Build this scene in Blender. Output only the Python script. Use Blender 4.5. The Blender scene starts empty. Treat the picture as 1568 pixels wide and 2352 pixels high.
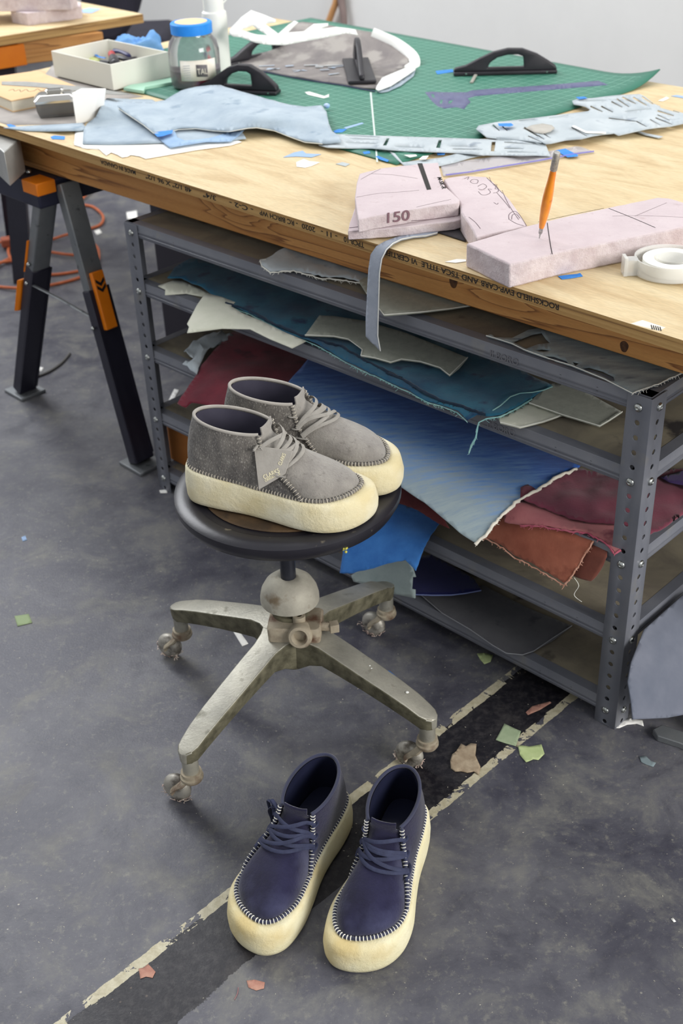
import bpy, bmesh, math, random
from mathutils import Vector, Matrix, noise
from mathutils.geometry import delaunay_2d_cdt

# ------------------------------------------------------------------ camera, light, exposure
K = 0.0254                       # the scene is laid out in inches and built in metres
FPX, PITCH, ROLL, CAMH = 2788.39, 0.567754, -0.041258, 57.29436
SC = bpy.context.scene
COL = SC.collection
cp, sp_, cr, sr = math.cos(PITCH), math.sin(PITCH), math.cos(ROLL), math.sin(ROLL)
_x = Vector((1, 0, 0)); _u = Vector((0, sp_, cp)); FWD = Vector((0, cp, -sp_))
RIGHT = cr*_x + sr*_u; UP = -sr*_x + cr*_u
cam_d = bpy.data.cameras.new('camera'); cam = bpy.data.objects.new('camera', cam_d); COL.objects.link(cam)
cam.matrix_world = Matrix(((RIGHT.x, UP.x, -FWD.x, 0), (RIGHT.y, UP.y, -FWD.y, 0), (RIGHT.z, UP.z, -FWD.z, CAMH*K), (0, 0, 0, 1)))
cam_d.sensor_fit = 'VERTICAL'; cam_d.sensor_height = 36.0; cam_d.lens = 36.0*FPX/2352
cam_d.clip_start = 0.05; cam_d.clip_end = 60
cam_d.dof.use_dof = True; cam_d.dof.focus_distance = 1.78; cam_d.dof.aperture_fstop = 6.3
SC.camera = cam

world = bpy.data.worlds.new('world'); SC.world = world; world.use_nodes = True
world.node_tree.nodes['Background'].inputs[0].default_value = (0.95, 0.97, 1.0, 1)
world.node_tree.nodes['Background'].inputs[1].default_value = 0.54

def area(name, loc, target, sx, sy, power, col):
    l = bpy.data.lights.new(name, 'AREA'); l.shape = 'RECTANGLE'; l.size = sx; l.size_y = sy; l.energy = power; l.color = col
    o = bpy.data.objects.new(name, l); COL.objects.link(o); o.location = loc
    o.rotation_euler = (Vector(target)-Vector(loc)).to_track_quat('-Z', 'Y').to_euler(); return o
area('window_light_right', (3.9, -1.6, 2.5), (0.1, 2.1, 0.5), 2.6, 1.9, 235, (1.0, 0.975, 0.94))
area('window_light_left', (-2.3, 4.7, 3.1), (-0.6, 1.4, 0.1), 2.0, 1.8, 105, (0.95, 0.97, 1.0))
area('wall_fill_light', (0.1, 3.75, 3.9), (1.0, 4.8, 1.7), 3.6, 1.0, 62, (1.0, 0.995, 0.98))  # added, unseen fill lamp that brightens the back wall
SC.view_settings.view_transform = 'Standard'; SC.view_settings.look = 'None'
SC.view_settings.gamma = 1.0; SC.view_settings.use_curve_mapping = False
SC.view_settings.exposure = 0.25

# ------------------------------------------------------------------ helpers
rnd = random.Random(7)
CAMP = Vector((0, 0, CAMH))
def ray(px, py):
    return RIGHT*((px-784)/FPX) + UP*(-(py-1176)/FPX) + FWD
def at(px, py, z):
    d = ray(px, py); return CAMP + d*((z-CAMH)/d.z)
def at_plane(px, py, p, n):
    d = ray(px, py); return CAMP + d*((p-CAMP).dot(n)/d.dot(n))
def T(x0, y0, s, pts): return [(x0+a*s, y0+b*s) for a, b in pts]
def zA(p): return T(0, 0, .5, p)
def zB(p): return T(784, 0, .5, p)
def zC(p): return T(0, 400, .3827, p)
def zD(p): return T(700, 330, .5536, p)
def zE(p): return T(280, 480, .4592, p)
def zF(p): return T(860, 700, .4515, p)
def zJ(p): return T(740, 1150, .528, p)
def zP(p): return T(780, 340, .2934, p)
def zQ(p): return T(700, 180, .3444, p)
def zR(p): return T(1080, 180, .3112, p)
def zM(p): return T(380, 0, .3699, p)
def zN(p): return T(0, 0, .2679, p)

def lin(c):
    return tuple(((v/255)/12.92 if v/255 <= .04045 else ((v/255+.055)/1.055)**2.4) for v in c)
MATS = {}
def mat(name, c1, c2=None, scale=8, rough=.7, bump=0., bscale=60, metal=0., ramp=(.35, .65), detail=6, stretch=(1, 1, 1),
        sheen=0., spec=.4, trans=0., coat=0., c3=None, s3=30, r3=(.62, .7), bdist=.002, distort=0.):
    if name in MATS: return MATS[name]
    m = bpy.data.materials.new(name); m.use_nodes = True; nt = m.node_tree; N = nt.nodes; L = nt.links
    b = N['Principled BSDF']; b.inputs['Roughness'].default_value = rough; b.inputs['Metallic'].default_value = metal
    b.inputs['Specular IOR Level'].default_value = spec
    b.inputs['Base Color'].default_value = (*lin(c1), 1)
    if sheen: b.inputs['Sheen Weight'].default_value = sheen; b.inputs['Sheen Roughness'].default_value = .5
    if trans: b.inputs['Transmission Weight'].default_value = trans
    if coat: b.inputs['Coat Weight'].default_value = coat; b.inputs['Coat Roughness'].default_value = .25
    tc = N.new('ShaderNodeTexCoord'); mp = N.new('ShaderNodeMapping'); mp.inputs['Scale'].default_value = stretch
    L.new(tc.outputs['Object'], mp.inputs['Vector'])
    if c2 is not None:
        n = N.new('ShaderNodeTexNoise'); n.inputs['Scale'].default_value = scale; n.inputs['Detail'].default_value = detail
        n.inputs['Roughness'].default_value = .62; n.inputs['Distortion'].default_value = distort
        L.new(mp.outputs['Vector'], n.inputs['Vector'])
        r = N.new('ShaderNodeValToRGB'); r.color_ramp.elements[0].position = ramp[0]; r.color_ramp.elements[1].position = ramp[1]
        r.color_ramp.elements[0].color = (*lin(c1), 1); r.color_ramp.elements[1].color = (*lin(c2), 1)
        L.new(n.outputs['Fac'], r.inputs['Fac']); out = r.outputs['Color']
        if c3 is not None:
            n3 = N.new('ShaderNodeTexNoise'); n3.inputs['Scale'].default_value = s3; n3.inputs['Detail'].default_value = 8
            L.new(mp.outputs['Vector'], n3.inputs['Vector'])
            r3n = N.new('ShaderNodeMapRange'); r3n.inputs['From Min'].default_value = r3[0]; r3n.inputs['From Max'].default_value = r3[1]
            L.new(n3.outputs['Fac'], r3n.inputs['Value'])
            mx = N.new('ShaderNodeMix'); mx.data_type = 'RGBA'
            L.new(r3n.outputs['Result'], mx.inputs['Factor']); L.new(out, mx.inputs['A']); mx.inputs['B'].default_value = (*lin(c3), 1)
            out = mx.outputs['Result']
        L.new(out, b.inputs['Base Color'])
    if bump:
        n2 = N.new('ShaderNodeTexNoise'); n2.inputs['Scale'].default_value = bscale; n2.inputs['Detail'].default_value = 8
        n2.inputs['Roughness'].default_value = .7
        L.new(mp.outputs['Vector'], n2.inputs['Vector'])
        bp = N.new('ShaderNodeBump'); bp.inputs['Strength'].default_value = bump; bp.inputs['Distance'].default_value = bdist
        L.new(n2.outputs['Fac'], bp.inputs['Height']); L.new(bp.outputs['Normal'], b.inputs['Normal'])
    MATS[name] = m; return m

class MB:
    def __init__(s): s.v = []; s.f = []
    def add(s, vs, fs):
        o = len(s.v); s.v += [Vector(v) for v in vs]; s.f += [tuple(i+o for i in f) for f in fs]; return s
    def box(s, x0, x1, y0, y1, z0, z1, M=None):
        vs = [Vector((x, y, z)) for z in (z0, z1) for y in (y0, y1) for x in (x0, x1)]
        if M is not None: vs = [M @ v for v in vs]
        return s.add(vs, [(0, 2, 3, 1), (4, 5, 7, 6), (0, 1, 5, 4), (2, 6, 7, 3), (0, 4, 6, 2), (1, 3, 7, 5)])
    def loft(s, rings, cap=True, closed=True):
        n = len(rings[0]); vs = [p for r in rings for p in r]; fs = []
        for i in range(len(rings)-1):
            for j in range(n if closed else n-1):
                k = (j+1) % n; fs.append((i*n+j, i*n+k, (i+1)*n+k, (i+1)*n+j))
        if cap and closed:
            fs.append(tuple(range(n-1, -1, -1))); fs.append(tuple((len(rings)-1)*n+j for j in range(n)))
        return s.add(vs, fs)
    def tube(s, pts, r, n=8, cap=True, flat=1.0, up=None, closed=False):
        pts = [Vector(p) for p in pts]; m = len(pts); rings = []; prev = None
        for i, p in enumerate(pts):
            if closed: t = (pts[(i+1) % m]-pts[i-1])
            else: t = pts[min(i+1, m-1)]-pts[max(i-1, 0)]
            if t.length < 1e-9: t = Vector((0, 0, 1))
            t.normalize()
            if up is not None: nv = up[i] if isinstance(up, list) else Vector(up)
            else: nv = prev if prev is not None else (Vector((0, 0, 1)) if abs(t.z) < .9 else Vector((1, 0, 0)))
            nv = nv - t*nv.dot(t)
            if nv.length < 1e-6: nv = t.orthogonal()
            nv.normalize(); prev = nv; bv = t.cross(nv); rr = r[i] if isinstance(r, (list, tuple)) else r
            rings.append([p + nv*math.cos(a)*rr*flat + bv*math.sin(a)*rr for a in [2*math.pi*k/n for k in range(n)]])
        if closed: rings.append(rings[0]); cap = False
        return s.loft(rings, cap)
    def lathe(s, prof, n=40, c=(0, 0), cap=True):
        return s.loft([[Vector((c[0]+r*math.cos(a), c[1]+r*math.sin(a), z)) for a in [2*math.pi*k/n for k in range(n)]] for r, z in prof], cap)
    def cyl(s, a, b, r, n=16, r2=None): return s.tube([a, b], [r, r2 if r2 is not None else r], n)
    def prism(s, poly, z0, z1):
        # poly: list of Vectors/2D (x,y); any simple polygon
        p = [Vector((q[0], q[1], z0)) for q in poly]; q2 = [Vector((q[0], q[1], z1)) for q in poly]
        return s.loft([p, q2])
    def ball(s, c, r, n=12, sc=(1, 1, 1)):
        c = Vector(c); rings = []
        for i in range(n+1):
            a = -math.pi/2+math.pi*i/n; rr = max(math.cos(a), 1e-3)
            rings.append([c+Vector((sc[0]*r*rr*math.cos(b), sc[1]*r*rr*math.sin(b), sc[2]*r*math.sin(a))) for b in [2*math.pi*k/(2*n) for k in range(2*n)]])
        return s.loft(rings)

def chain(pts, n=8, closed=False):
    """Catmull-Rom through points"""
    P = [Vector(p) for p in pts]; out = []; m = len(P)
    for i in range(m if closed else m-1):
        if closed: a, b, c, d = P[i-1], P[i], P[(i+1) % m], P[(i+2) % m]
        else: a, b, c, d = P[max(i-1, 0)], P[i], P[i+1], P[min(i+2, m-1)]
        for k in range(n):
            t = k/n
            out.append(.5*((2*b)+(c-a)*t+(2*a-5*b+4*c-d)*t*t+(3*b-a-3*c+d)*t**3))
    if not closed: out.append(P[-1])
    return out

def wloc(o):
    v = Vector((0, 0, 0))
    return Vector(o['_o']) if o is not None and '_o' in o else v
ORIG = {}
def tag(o, label=None, cat=None, group=None, kind=None):
    if label: o['label'] = label
    if cat: o['category'] = cat
    if group: o['group'] = group
    if kind: o['kind'] = kind
    return o
def thing(name, label, cat, loc, rz=0., group=None):
    o = bpy.data.objects.new(name, None); COL.objects.link(o); o.location = Vector(loc)*K; o.rotation_euler = (0, 0, rz)
    o.empty_display_size = .05
    tag(o, label, cat, group); ORIG[o.name] = Matrix.Translation(Vector(loc)) @ Matrix.Rotation(rz, 4, 'Z'); return o
def mesh(name, mb, material, parent=None, world=False, loc=None, sharp=35, bevel=0., seg=2, solid=0., soff=-1., recalc=True, subd=0, label=None):
    """world=True: vertices are scene inches, moved to the parent's own frame"""
    vs = mb.v; base = Vector((0, 0, 0))
    if parent is not None:
        PM = ORIG.get(parent.name, Matrix.Identity(4))
        if world: inv = PM.inverted(); vs = [inv @ v for v in vs]
        ORIGM = PM
    else:
        if loc is None:
            zs = min(v.z for v in vs); base = Vector((sum(v.x for v in vs)/len(vs), sum(v.y for v in vs)/len(vs), zs))
        else: base = Vector(loc)
        if world or loc is None: vs = [v-base for v in vs]
        ORIGM = Matrix.Translation(base)
    me = bpy.data.meshes.new(name); me.from_pydata([(v.x*K, v.y*K, v.z*K) for v in vs], [], mb.f); me.validate(); me.update()
    if recalc:
        bm = bmesh.new(); bm.from_mesh(me); bmesh.ops.recalc_face_normals(bm, faces=bm.faces); bm.to_mesh(me); bm.free()
    for p in me.polygons: p.use_smooth = True
    me.set_sharp_from_angle(angle=math.radians(sharp))
    if isinstance(material, (list, tuple)):
        for q in material: me.materials.append(q)
    else: me.materials.append(material)
    o = bpy.data.objects.new(name, me); COL.objects.link(o)
    if parent is not None: o.parent = parent
    else: o.location = base*K
    ORIG[o.name] = ORIGM
    if solid:
        md = o.modifiers.new('thickness', 'SOLIDIFY'); md.thickness = solid*K; md.offset = soff
    if bevel:
        md = o.modifiers.new('bevel', 'BEVEL'); md.width = bevel*K; md.segments = seg; md.limit_method = 'ANGLE'; md.angle_limit = math.radians(30)
    if subd:
        md = o.modifiers.new('sub', 'SUBSURF'); md.levels = subd; md.render_levels = subd
    if label: o['label'] = label
    return o
def text_mesh(name, body, size, M, material, parent, extrude=.01, sx=1.0, bold=0.):
    """flat lettering as mesh; M maps the text plane (x right, y up) to scene inches"""
    cu = bpy.data.curves.new(name, 'FONT'); cu.body = body; cu.size = size; cu.extrude = extrude; cu.offset = bold
    ob = bpy.data.objects.new(name, cu); COL.objects.link(ob)
    dg = bpy.context.evaluated_depsgraph_get(); me = bpy.data.meshes.new_from_object(ob.evaluated_get(dg))
    bpy.data.objects.remove(ob)
    mb = MB(); mb.add([M @ Vector((v.co.x*sx, v.co.y, v.co.z)) for v in me.vertices], [tuple(p.vertices) for p in me.polygons])
    return mesh(name, mb, material, parent, world=True, sharp=30, recalc=False)
def basis(o, x, y):
    x = Vector(x).normalized(); y = Vector(y); y = (y-x*y.dot(x)).normalized(); z = x.cross(y)
    return Matrix(((x.x, y.x, z.x, o[0]), (x.y, y.y, z.y, o[1]), (x.z, y.z, z.z, o[2]), (0, 0, 0, 1)))

def inside(p, poly):
    x, y = p; c = False; n = len(poly); j = n-1
    for i in range(n):
        xi, yi = poly[i]; xj, yj = poly[j]
        if (yi > y) != (yj > y) and x < (xj-xi)*(y-yi)/(yj-yi)+xi: c = not c
        j = i
    return c
def densify(poly, step, jit=0., r=None):
    out = []; n = len(poly)
    for i in range(n):
        a = Vector(poly[i]); b = Vector(poly[(i+1) % n]); L = (b-a).length; k = max(1, int(L/step))
        nrm = Vector((-(b-a).y, (b-a).x)); nrm = nrm/nrm.length if nrm.length > 0 else nrm
        for q in range(k):
            p = a+(b-a)*q/k
            if jit and q: p = p+nrm*r.uniform(-jit, jit)
            out.append((p.x, p.y))
    return out
def cloth_mb(poly, surf, holes=(), step=11., jit=0., wr=0., wsc=.25, seed=1, lift=None, smooth=0):
    """outline -> triangulated sheet laid on the surface surf"""
    r = random.Random(seed)
    P = densify(poly, step*.7, jit, r); HS = [densify(h, step*.7) for h in holes]
    pts = list(P); edges = [(i, (i+1) % len(P)) for i in range(len(P))]
    for h in HS:
        o = len(pts); pts += h; edges += [(o+i, o+(i+1) % len(h)) for i in range(len(h))]
    x0 = min(p[0] for p in P); x1 = max(p[0] for p in P); y0 = min(p[1] for p in P); y1 = max(p[1] for p in P)
    y = y0; row = 0
    while y < y1:
        x = x0+(row % 2)*step*.5
        while x < x1:
            q = (x+r.uniform(-.1, .1)*step, y+r.uniform(-.1, .1)*step)
            if inside(q, P) and not any(inside(q, h) for h in HS): pts.append(q)
            x += step
        y += step*.87; row += 1
    res = delaunay_2d_cdt([Vector(p) for p in pts], edges, [], 0, 1e-4)
    V2, F2 = res[0], res[2]
    faces = []
    for f in F2:
        cx = sum(V2[i].x for i in f)/len(f); cy = sum(V2[i].y for i in f)/len(f)
        if inside((cx, cy), P) and not any(inside((cx, cy), h) for h in HS): faces.append(tuple(f))
    V = []
    for v in V2:
        p = surf(v.x, v.y)
        if wr:
            d = noise.noise(Vector((p.x*wsc, p.y*wsc, p.z*wsc+seed*3.1)))
            d2 = noise.noise(Vector((p.x*wsc*2.7, p.y*wsc*2.7, p.z*wsc*2.7+seed)))
            p = p + Vector((0, 0, 1))*(wr*(.5+.5*d+.3*d2))
        V.append(p)
    if smooth:
        nb = [set() for _ in V]
        for f in faces:
            for i in range(len(f)): nb[f[i]].add(f[i-1]); nb[f[i-1]].add(f[i])
        for _ in range(smooth):
            V = [v if not nb[i] else v*.5+sum((V[j] for j in nb[i]), Vector((0, 0, 0)))/len(nb[i])*.5 for i, v in enumerate(V)]
    out = []
    for f in faces:
        a, b, c = V[f[0]], V[f[1]], V[f[2]]
        nrm = (b-a).cross(c-a)
        out.append(f if nrm.dot(CAMP-a) > 0 else tuple(reversed(f)))
    used = sorted(set(i for f in out for i in f)); mp = {u: i for i, u in enumerate(used)}
    m = MB(); m.v = [V[u] for u in used]; m.f = [tuple(mp[i] for i in f) for f in out]; return m
def profile(O, out, pts, rounds=2):
    """sheet profile (s outwards, z) swept along an edge; returns the point where the view line of a pixel meets it"""
    pts = [tuple(p) for p in pts]
    for _ in range(rounds):
        q = [pts[0]]
        for a, b in zip(pts[:-1], pts[1:]):
            q += [(a[0]*.75+b[0]*.25, a[1]*.75+b[1]*.25), (a[0]*.25+b[0]*.75, a[1]*.25+b[1]*.75)]
        q.append(pts[-1]); pts = q
    a, b = pts[-2], pts[-1]; pts.append((b[0]+(b[0]-a[0])*200, b[1]+(b[1]-a[1])*200))
    out = Vector((out[0], out[1])); O = Vector((O[0], O[1]))
    def f(px, py):
        d = ray(px, py); ds = Vector((d.x, d.y)).dot(out); s0 = (-O).dot(out)
        best = None
        for (sa, za), (sb, zb) in zip(pts[:-1], pts[1:]):
            # s0+t*ds = sa+u*(sb-sa) ; H+t*dz = za+u*(zb-za)
            A, B = ds, -(sb-sa); C, D = d.z, -(zb-za); det = A*D-B*C
            if abs(det) < 1e-9: continue
            r1, r2 = sa-s0, za-CAMH; t = (r1*D-B*r2)/det; u = (A*r2-C*r1)/det
            if t > 5 and -1e-6 <= u <= 1+1e-6 and (best is None or t < best): best = t
        if best is None:
            z = pts[0][1]; best = (z-CAMH)/d.z
        return CAMP+d*best
    return f
def flat(z, h=None):
    if h is None: return lambda px, py: at(px, py, z)
    return lambda px, py: at(px, py, z+h(px, py))
def bump2(cx, cy, rx, ry, h, rot=0.):
    c, s = math.cos(rot), math.sin(rot)
    def f(px, py):
        a = ((px-cx)*c+(py-cy)*s)/rx; b = (-(px-cx)*s+(py-cy)*c)/ry
        return h*math.exp(-(a*a+b*b))
    return f
def cloth(name, label, cat, poly, surf, material, holes=(), th=.06, step=11., jit=0., wr=0., wsc=.25, seed=1, group=None, parent=None, smooth=0):
    mb = cloth_mb(poly, surf, holes, step, jit, wr, wsc, seed, smooth=smooth)
    o = mesh(name, mb, material, parent, world=True, recalc=False, sharp=50, solid=th)
    if parent is None: tag(o, label, cat, group)
    return o
def slab(mb, poly, z0, z1, bz=None):
    """prism from a pixel outline of its top face"""
    top = [at(x, y, z1) for x, y in poly]
    mb.loft([[Vector((p.x, p.y, z0)) for p in top], top]); return mb

# ------------------------------------------------------------------ the room
def floor_material():
    m = bpy.data.materials.new('painted_floor'); m.use_nodes = True; nt = m.node_tree; N = nt.nodes; L = nt.links
    b = N['Principled BSDF']; tc = N.new('ShaderNodeTexCoord'); P = tc.outputs['Object']
    def nz(scale, detail=8, rough=.6, dist=0., vec=None):
        n = N.new('ShaderNodeTexNoise'); n.inputs['Scale'].default_value = scale; n.inputs['Detail'].default_value = detail
        n.inputs['Roughness'].default_value = rough; n.inputs['Distortion'].default_value = dist
        L.new(vec or P, n.inputs['Vector']); return n.outputs['Fac']
    def mr(v, a, b_, c=0., d=1.):
        n = N.new('ShaderNodeMapRange'); L.new(v, n.inputs['Value'])
        for k, q in zip(('From Min', 'From Max', 'To Min', 'To Max'), (a, b_, c, d)): n.inputs[k].default_value = q
        return n.outputs['Result']
    def mth(op, a, b_=None):
        n = N.new('ShaderNodeMath'); n.operation = op; n.use_clamp = False
        for i, q in enumerate((a, b_)):
            if q is None: continue
            if isinstance(q, (int, float)): n.inputs[i].default_value = q
            else: L.new(q, n.inputs[i])
        return n.outputs[0]
    def mix(f, a, b_):
        n = N.new('ShaderNodeMix'); n.data_type = 'RGBA'
        if isinstance(f, (int, float)): n.inputs['Factor'].default_value = f
        else: L.new(f, n.inputs['Factor'])
        for k, q in (('A', a), ('B', b_)):
            if isinstance(q, tuple): n.inputs[k].default_value = (*lin(q), 1)
            else: L.new(q, n.inputs[k])
        return n.outputs['Result']
    big = nz(2.2, 8, .65, .6); mid = nz(9, 10, .7, .4); fine = nz(70, 8, .75); gr = nz(600, 4, .8)
    c = mix(mr(big, .35, .68), (66, 66, 77), (102, 102, 107))
    c = mix(mr(mid, .5, .68, 0, .62), c, (128, 127, 118))
    c = mix(mr(fine, .54, .7, 0, .6), c, (138, 136, 124))
    c = mix(mr(mid, .48, .32, 0, .75), c, (50, 50, 62))
    c = mix(mr(nz(4.5, 8, .6, 1.), .5, .68, 0, .4), c, (54, 54, 67))
    c = mix(mr(gr, .58, .75, 0, .28), c, (146, 144, 138))
    # thin pale scratches
    mp = N.new('ShaderNodeMapping'); mp.inputs['Rotation'].default_value = (0, 0, .6); mp.inputs['Scale'].default_value = (2, 26, 1); L.new(P, mp.inputs['Vector'])
    sc = nz(4, 12, .8, 1.2, mp.outputs['Vector']); c = mix(mr(sc, .66, .72, 0, .45), c, (150, 148, 140))
    # pale specks
    vo = N.new('ShaderNodeTexVoronoi'); vo.inputs['Scale'].default_value = 42; L.new(P, vo.inputs['Vector'])
    spk = mth('MULTIPLY', mr(vo.outputs['Distance'], .085, .05), mr(nz(3), .45, .65)); c = mix(mth('MULTIPLY', spk, .8), c, (176, 172, 158))
    vo2 = N.new('ShaderNodeTexVoronoi'); vo2.inputs['Scale'].default_value = 150; L.new(P, vo2.inputs['Vector'])
    c = mix(mr(vo2.outputs['Distance'], .12, .06, 0, .35), c, (150, 150, 146))
    # the black tape band with cream paint along both sides, laid diagonally over the floor
    sx = N.new('ShaderNodeSeparateXYZ'); L.new(P, sx.inputs[0])
    v = mth('MULTIPLY', mth('SUBTRACT', sx.outputs['Y'], sx.outputs['X']), .70711/K)
    u = mth('MULTIPLY', mth('ADD', sx.outputs['Y'], sx.outputs['X']), .70711/K)
    v = mth('ADD', v, mth('MULTIPLY', mth('SUBTRACT', u, 45.), .016))
    jag = mth('MULTIPLY', mth('SUBTRACT', nz(28, 6, .7), .5), .55); v2 = mth('ADD', v, jag)
    jagb = mth('MULTIPLY', mth('SUBTRACT', nz(14, 8, .75), .5), 2.2)
    lo = mth('ADD', 34.95, mth('MULTIPLY', jagb, mr(u, 36., 26., 0, 1)))
    black = mth('MULTIPLY', mth('GREATER_THAN', v2, lo), mth('LESS_THAN', v2, 39.25))
    keep = mth('GREATER_THAN', nz(16, 6, .7, .5), .455)
    keep2 = mth('MULTIPLY', keep, mth('GREATER_THAN', u, 38.))
    jag3 = mth('ADD', v, mth('MULTIPLY', mth('SUBTRACT', nz(45, 5, .6), .5), .3))
    cr1 = mth('MULTIPLY', mth('MULTIPLY', mth('GREATER_THAN', jag3, 39.0), mth('LESS_THAN', jag3, 39.68)), keep)
    cr2 = mth('MULTIPLY', mth('MULTIPLY', mth('GREATER_THAN', jag3, 34.42), mth('LESS_THAN', jag3, 35.05)), keep2)
    bl = mix(mr(fine, .46, .7, 0, .75), (22, 21, 28), (66, 63, 64)); bl = mix(mr(mid, .55, .7, 0, .4), bl, (74, 70, 68)); bl = mix(mth('MULTIPLY', spk, .7), bl, (160, 140, 120))
    bl = mix(mr(sc, .62, .7, 0, .5), bl, (110, 100, 92))
    c = mix(black, c, bl)
    cream = mix(mr(fine, .4, .65), (168, 160, 134), (196, 190, 166))
    c = mix(cr1, c, cream); c = mix(cr2, c, cream)
    L.new(c, b.inputs['Base Color'])
    L.new(mr(mid, .3, .7, .34, .56), b.inputs['Roughness']); b.inputs['Specular IOR Level'].default_value = .42
    bp = N.new('ShaderNodeBump'); bp.inputs['Strength'].default_value = .45; bp.inputs['Distance'].default_value = .0012
    L.new(mth('ADD', nz(260, 6, .7), mth('MULTIPLY', mid, 1.5)), bp.inputs['Height']); L.new(bp.outputs['Normal'], b.inputs['Normal'])
    return m
fl = MB().box(-280, 190, -30, 400, -2, 0)
tag(mesh('floor', fl, floor_material(), loc=(0, 0, 0)), kind='structure')
M_wall = mat('wall_paint', (224, 224, 222), (218, 218, 216), 2, .85, bump=.1, bscale=80)
wn = Vector((math.sin(0.81292), math.cos(0.81292), 0)); wd = Vector((wn.y, -wn.x, 0)); wc_ = Vector((-28.13, 107.18, 0))+wn*99
wb = MB(); wb.loft([[wc_+wd*a+wn*b+Vector((0, 0, z)) for a, b in ((-260, 0), (190, 0), (190, 4), (-260, 4))] for z in (0, 130)])
tag(mesh('wall_back', wb, M_wall, loc=(0, 0, 0)), kind='structure')

# ------------------------------------------------------------------ materials
def wood_material(name, c1, c2, c3, rings, stretch, rot=(0, 0, 0), dist=3., rough=.6, fine=90, knots=()):
    m = bpy.data.materials.new(name); m.use_nodes = True; nt = m.node_tree; N = nt.nodes; L = nt.links
    b = N['Principled BSDF']; b.inputs['Roughness'].default_value = rough
    tc = N.new('ShaderNodeTexCoord'); mp = N.new('ShaderNodeMapping'); mp.inputs['Scale'].default_value = stretch; mp.inputs['Rotation'].default_value = rot
    L.new(tc.outputs['Object'], mp.inputs['Vector'])
    n = N.new('ShaderNodeTexNoise'); n.inputs['Scale'].default_value = rings; n.inputs['Detail'].default_value = 3; n.inputs['Roughness'].default_value = .45; n.inputs['Distortion'].default_value = .3
    L.new(mp.outputs['Vector'], n.inputs['Vector'])
    fac = n.outputs['Fac']
    for kx, kz in knots:      # the rings of a knot at (kx, kz) along the board
        dm = N.new('ShaderNodeVectorMath'); dm.operation = 'DISTANCE'
        ms = N.new('ShaderNodeMapping'); ms.inputs['Scale'].default_value = (.34, 0, 1); L.new(tc.outputs['Object'], ms.inputs['Vector'])
        L.new(ms.outputs['Vector'], dm.inputs[0]); dm.inputs[1].default_value = (kx*K*.34, 0, kz*K)
        e = N.new('ShaderNodeMapRange'); e.inputs['From Min'].default_value = 0; e.inputs['From Max'].default_value = 1.9*K
        e.inputs['To Min'].default_value = .42; e.inputs['To Max'].default_value = 0; e.interpolation_type = 'SMOOTHSTEP'
        L.new(dm.outputs['Value'], e.inputs['Value']); a = N.new('ShaderNodeMath'); L.new(fac, a.inputs[0]); L.new(e.outputs['Result'], a.inputs[1]); fac = a.outputs[0]
    w = N.new('ShaderNodeMath'); w.operation = 'MULTIPLY'; w.inputs[1].default_value = dist; L.new(fac, w.inputs[0])
    f = N.new('ShaderNodeMath'); f.operation = 'FRACT'; L.new(w.outputs[0], f.inputs[0])
    r = N.new('ShaderNodeValToRGB'); e = r.color_ramp.elements; e[0].position = 0; e[0].color = (*lin(c1), 1); e[1].position = .75; e[1].color = (*lin(c2), 1)
    k = r.color_ramp.elements.new(.95); k.color = (*lin(c3), 1); k = r.color_ramp.elements.new(1.); k.color = (*lin(c1), 1)
    L.new(f.outputs[0], r.inputs['Fac'])
    mp2 = N.new('ShaderNodeMapping'); mp2.inputs['Scale'].default_value = (1, 12, 12); L.new(tc.outputs['Object'], mp2.inputs['Vector'])
    n2 = N.new('ShaderNodeTexNoise'); n2.inputs['Scale'].default_value = fine; n2.inputs['Detail'].default_value = 5; L.new(mp2.outputs['Vector'], n2.inputs['Vector'])
    mx = N.new('ShaderNodeMix'); mx.data_type = 'RGBA'; mx.blend_type = 'MULTIPLY'; mx.inputs['Factor'].default_value = .3
    r2 = N.new('ShaderNodeMapRange'); r2.inputs['From Min'].default_value = .3; r2.inputs['From Max'].default_value = .7; r2.inputs['To Min'].default_value = .55; r2.inputs['To Max'].default_value = 1.1
    L.new(n2.outputs['Fac'], r2.inputs['Value']); L.new(r.outputs['Color'], mx.inputs['A']); L.new(r2.outputs['Result'], mx.inputs['B'])
    L.new(mx.outputs['Result'], b.inputs['Base Color']); return m
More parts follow.
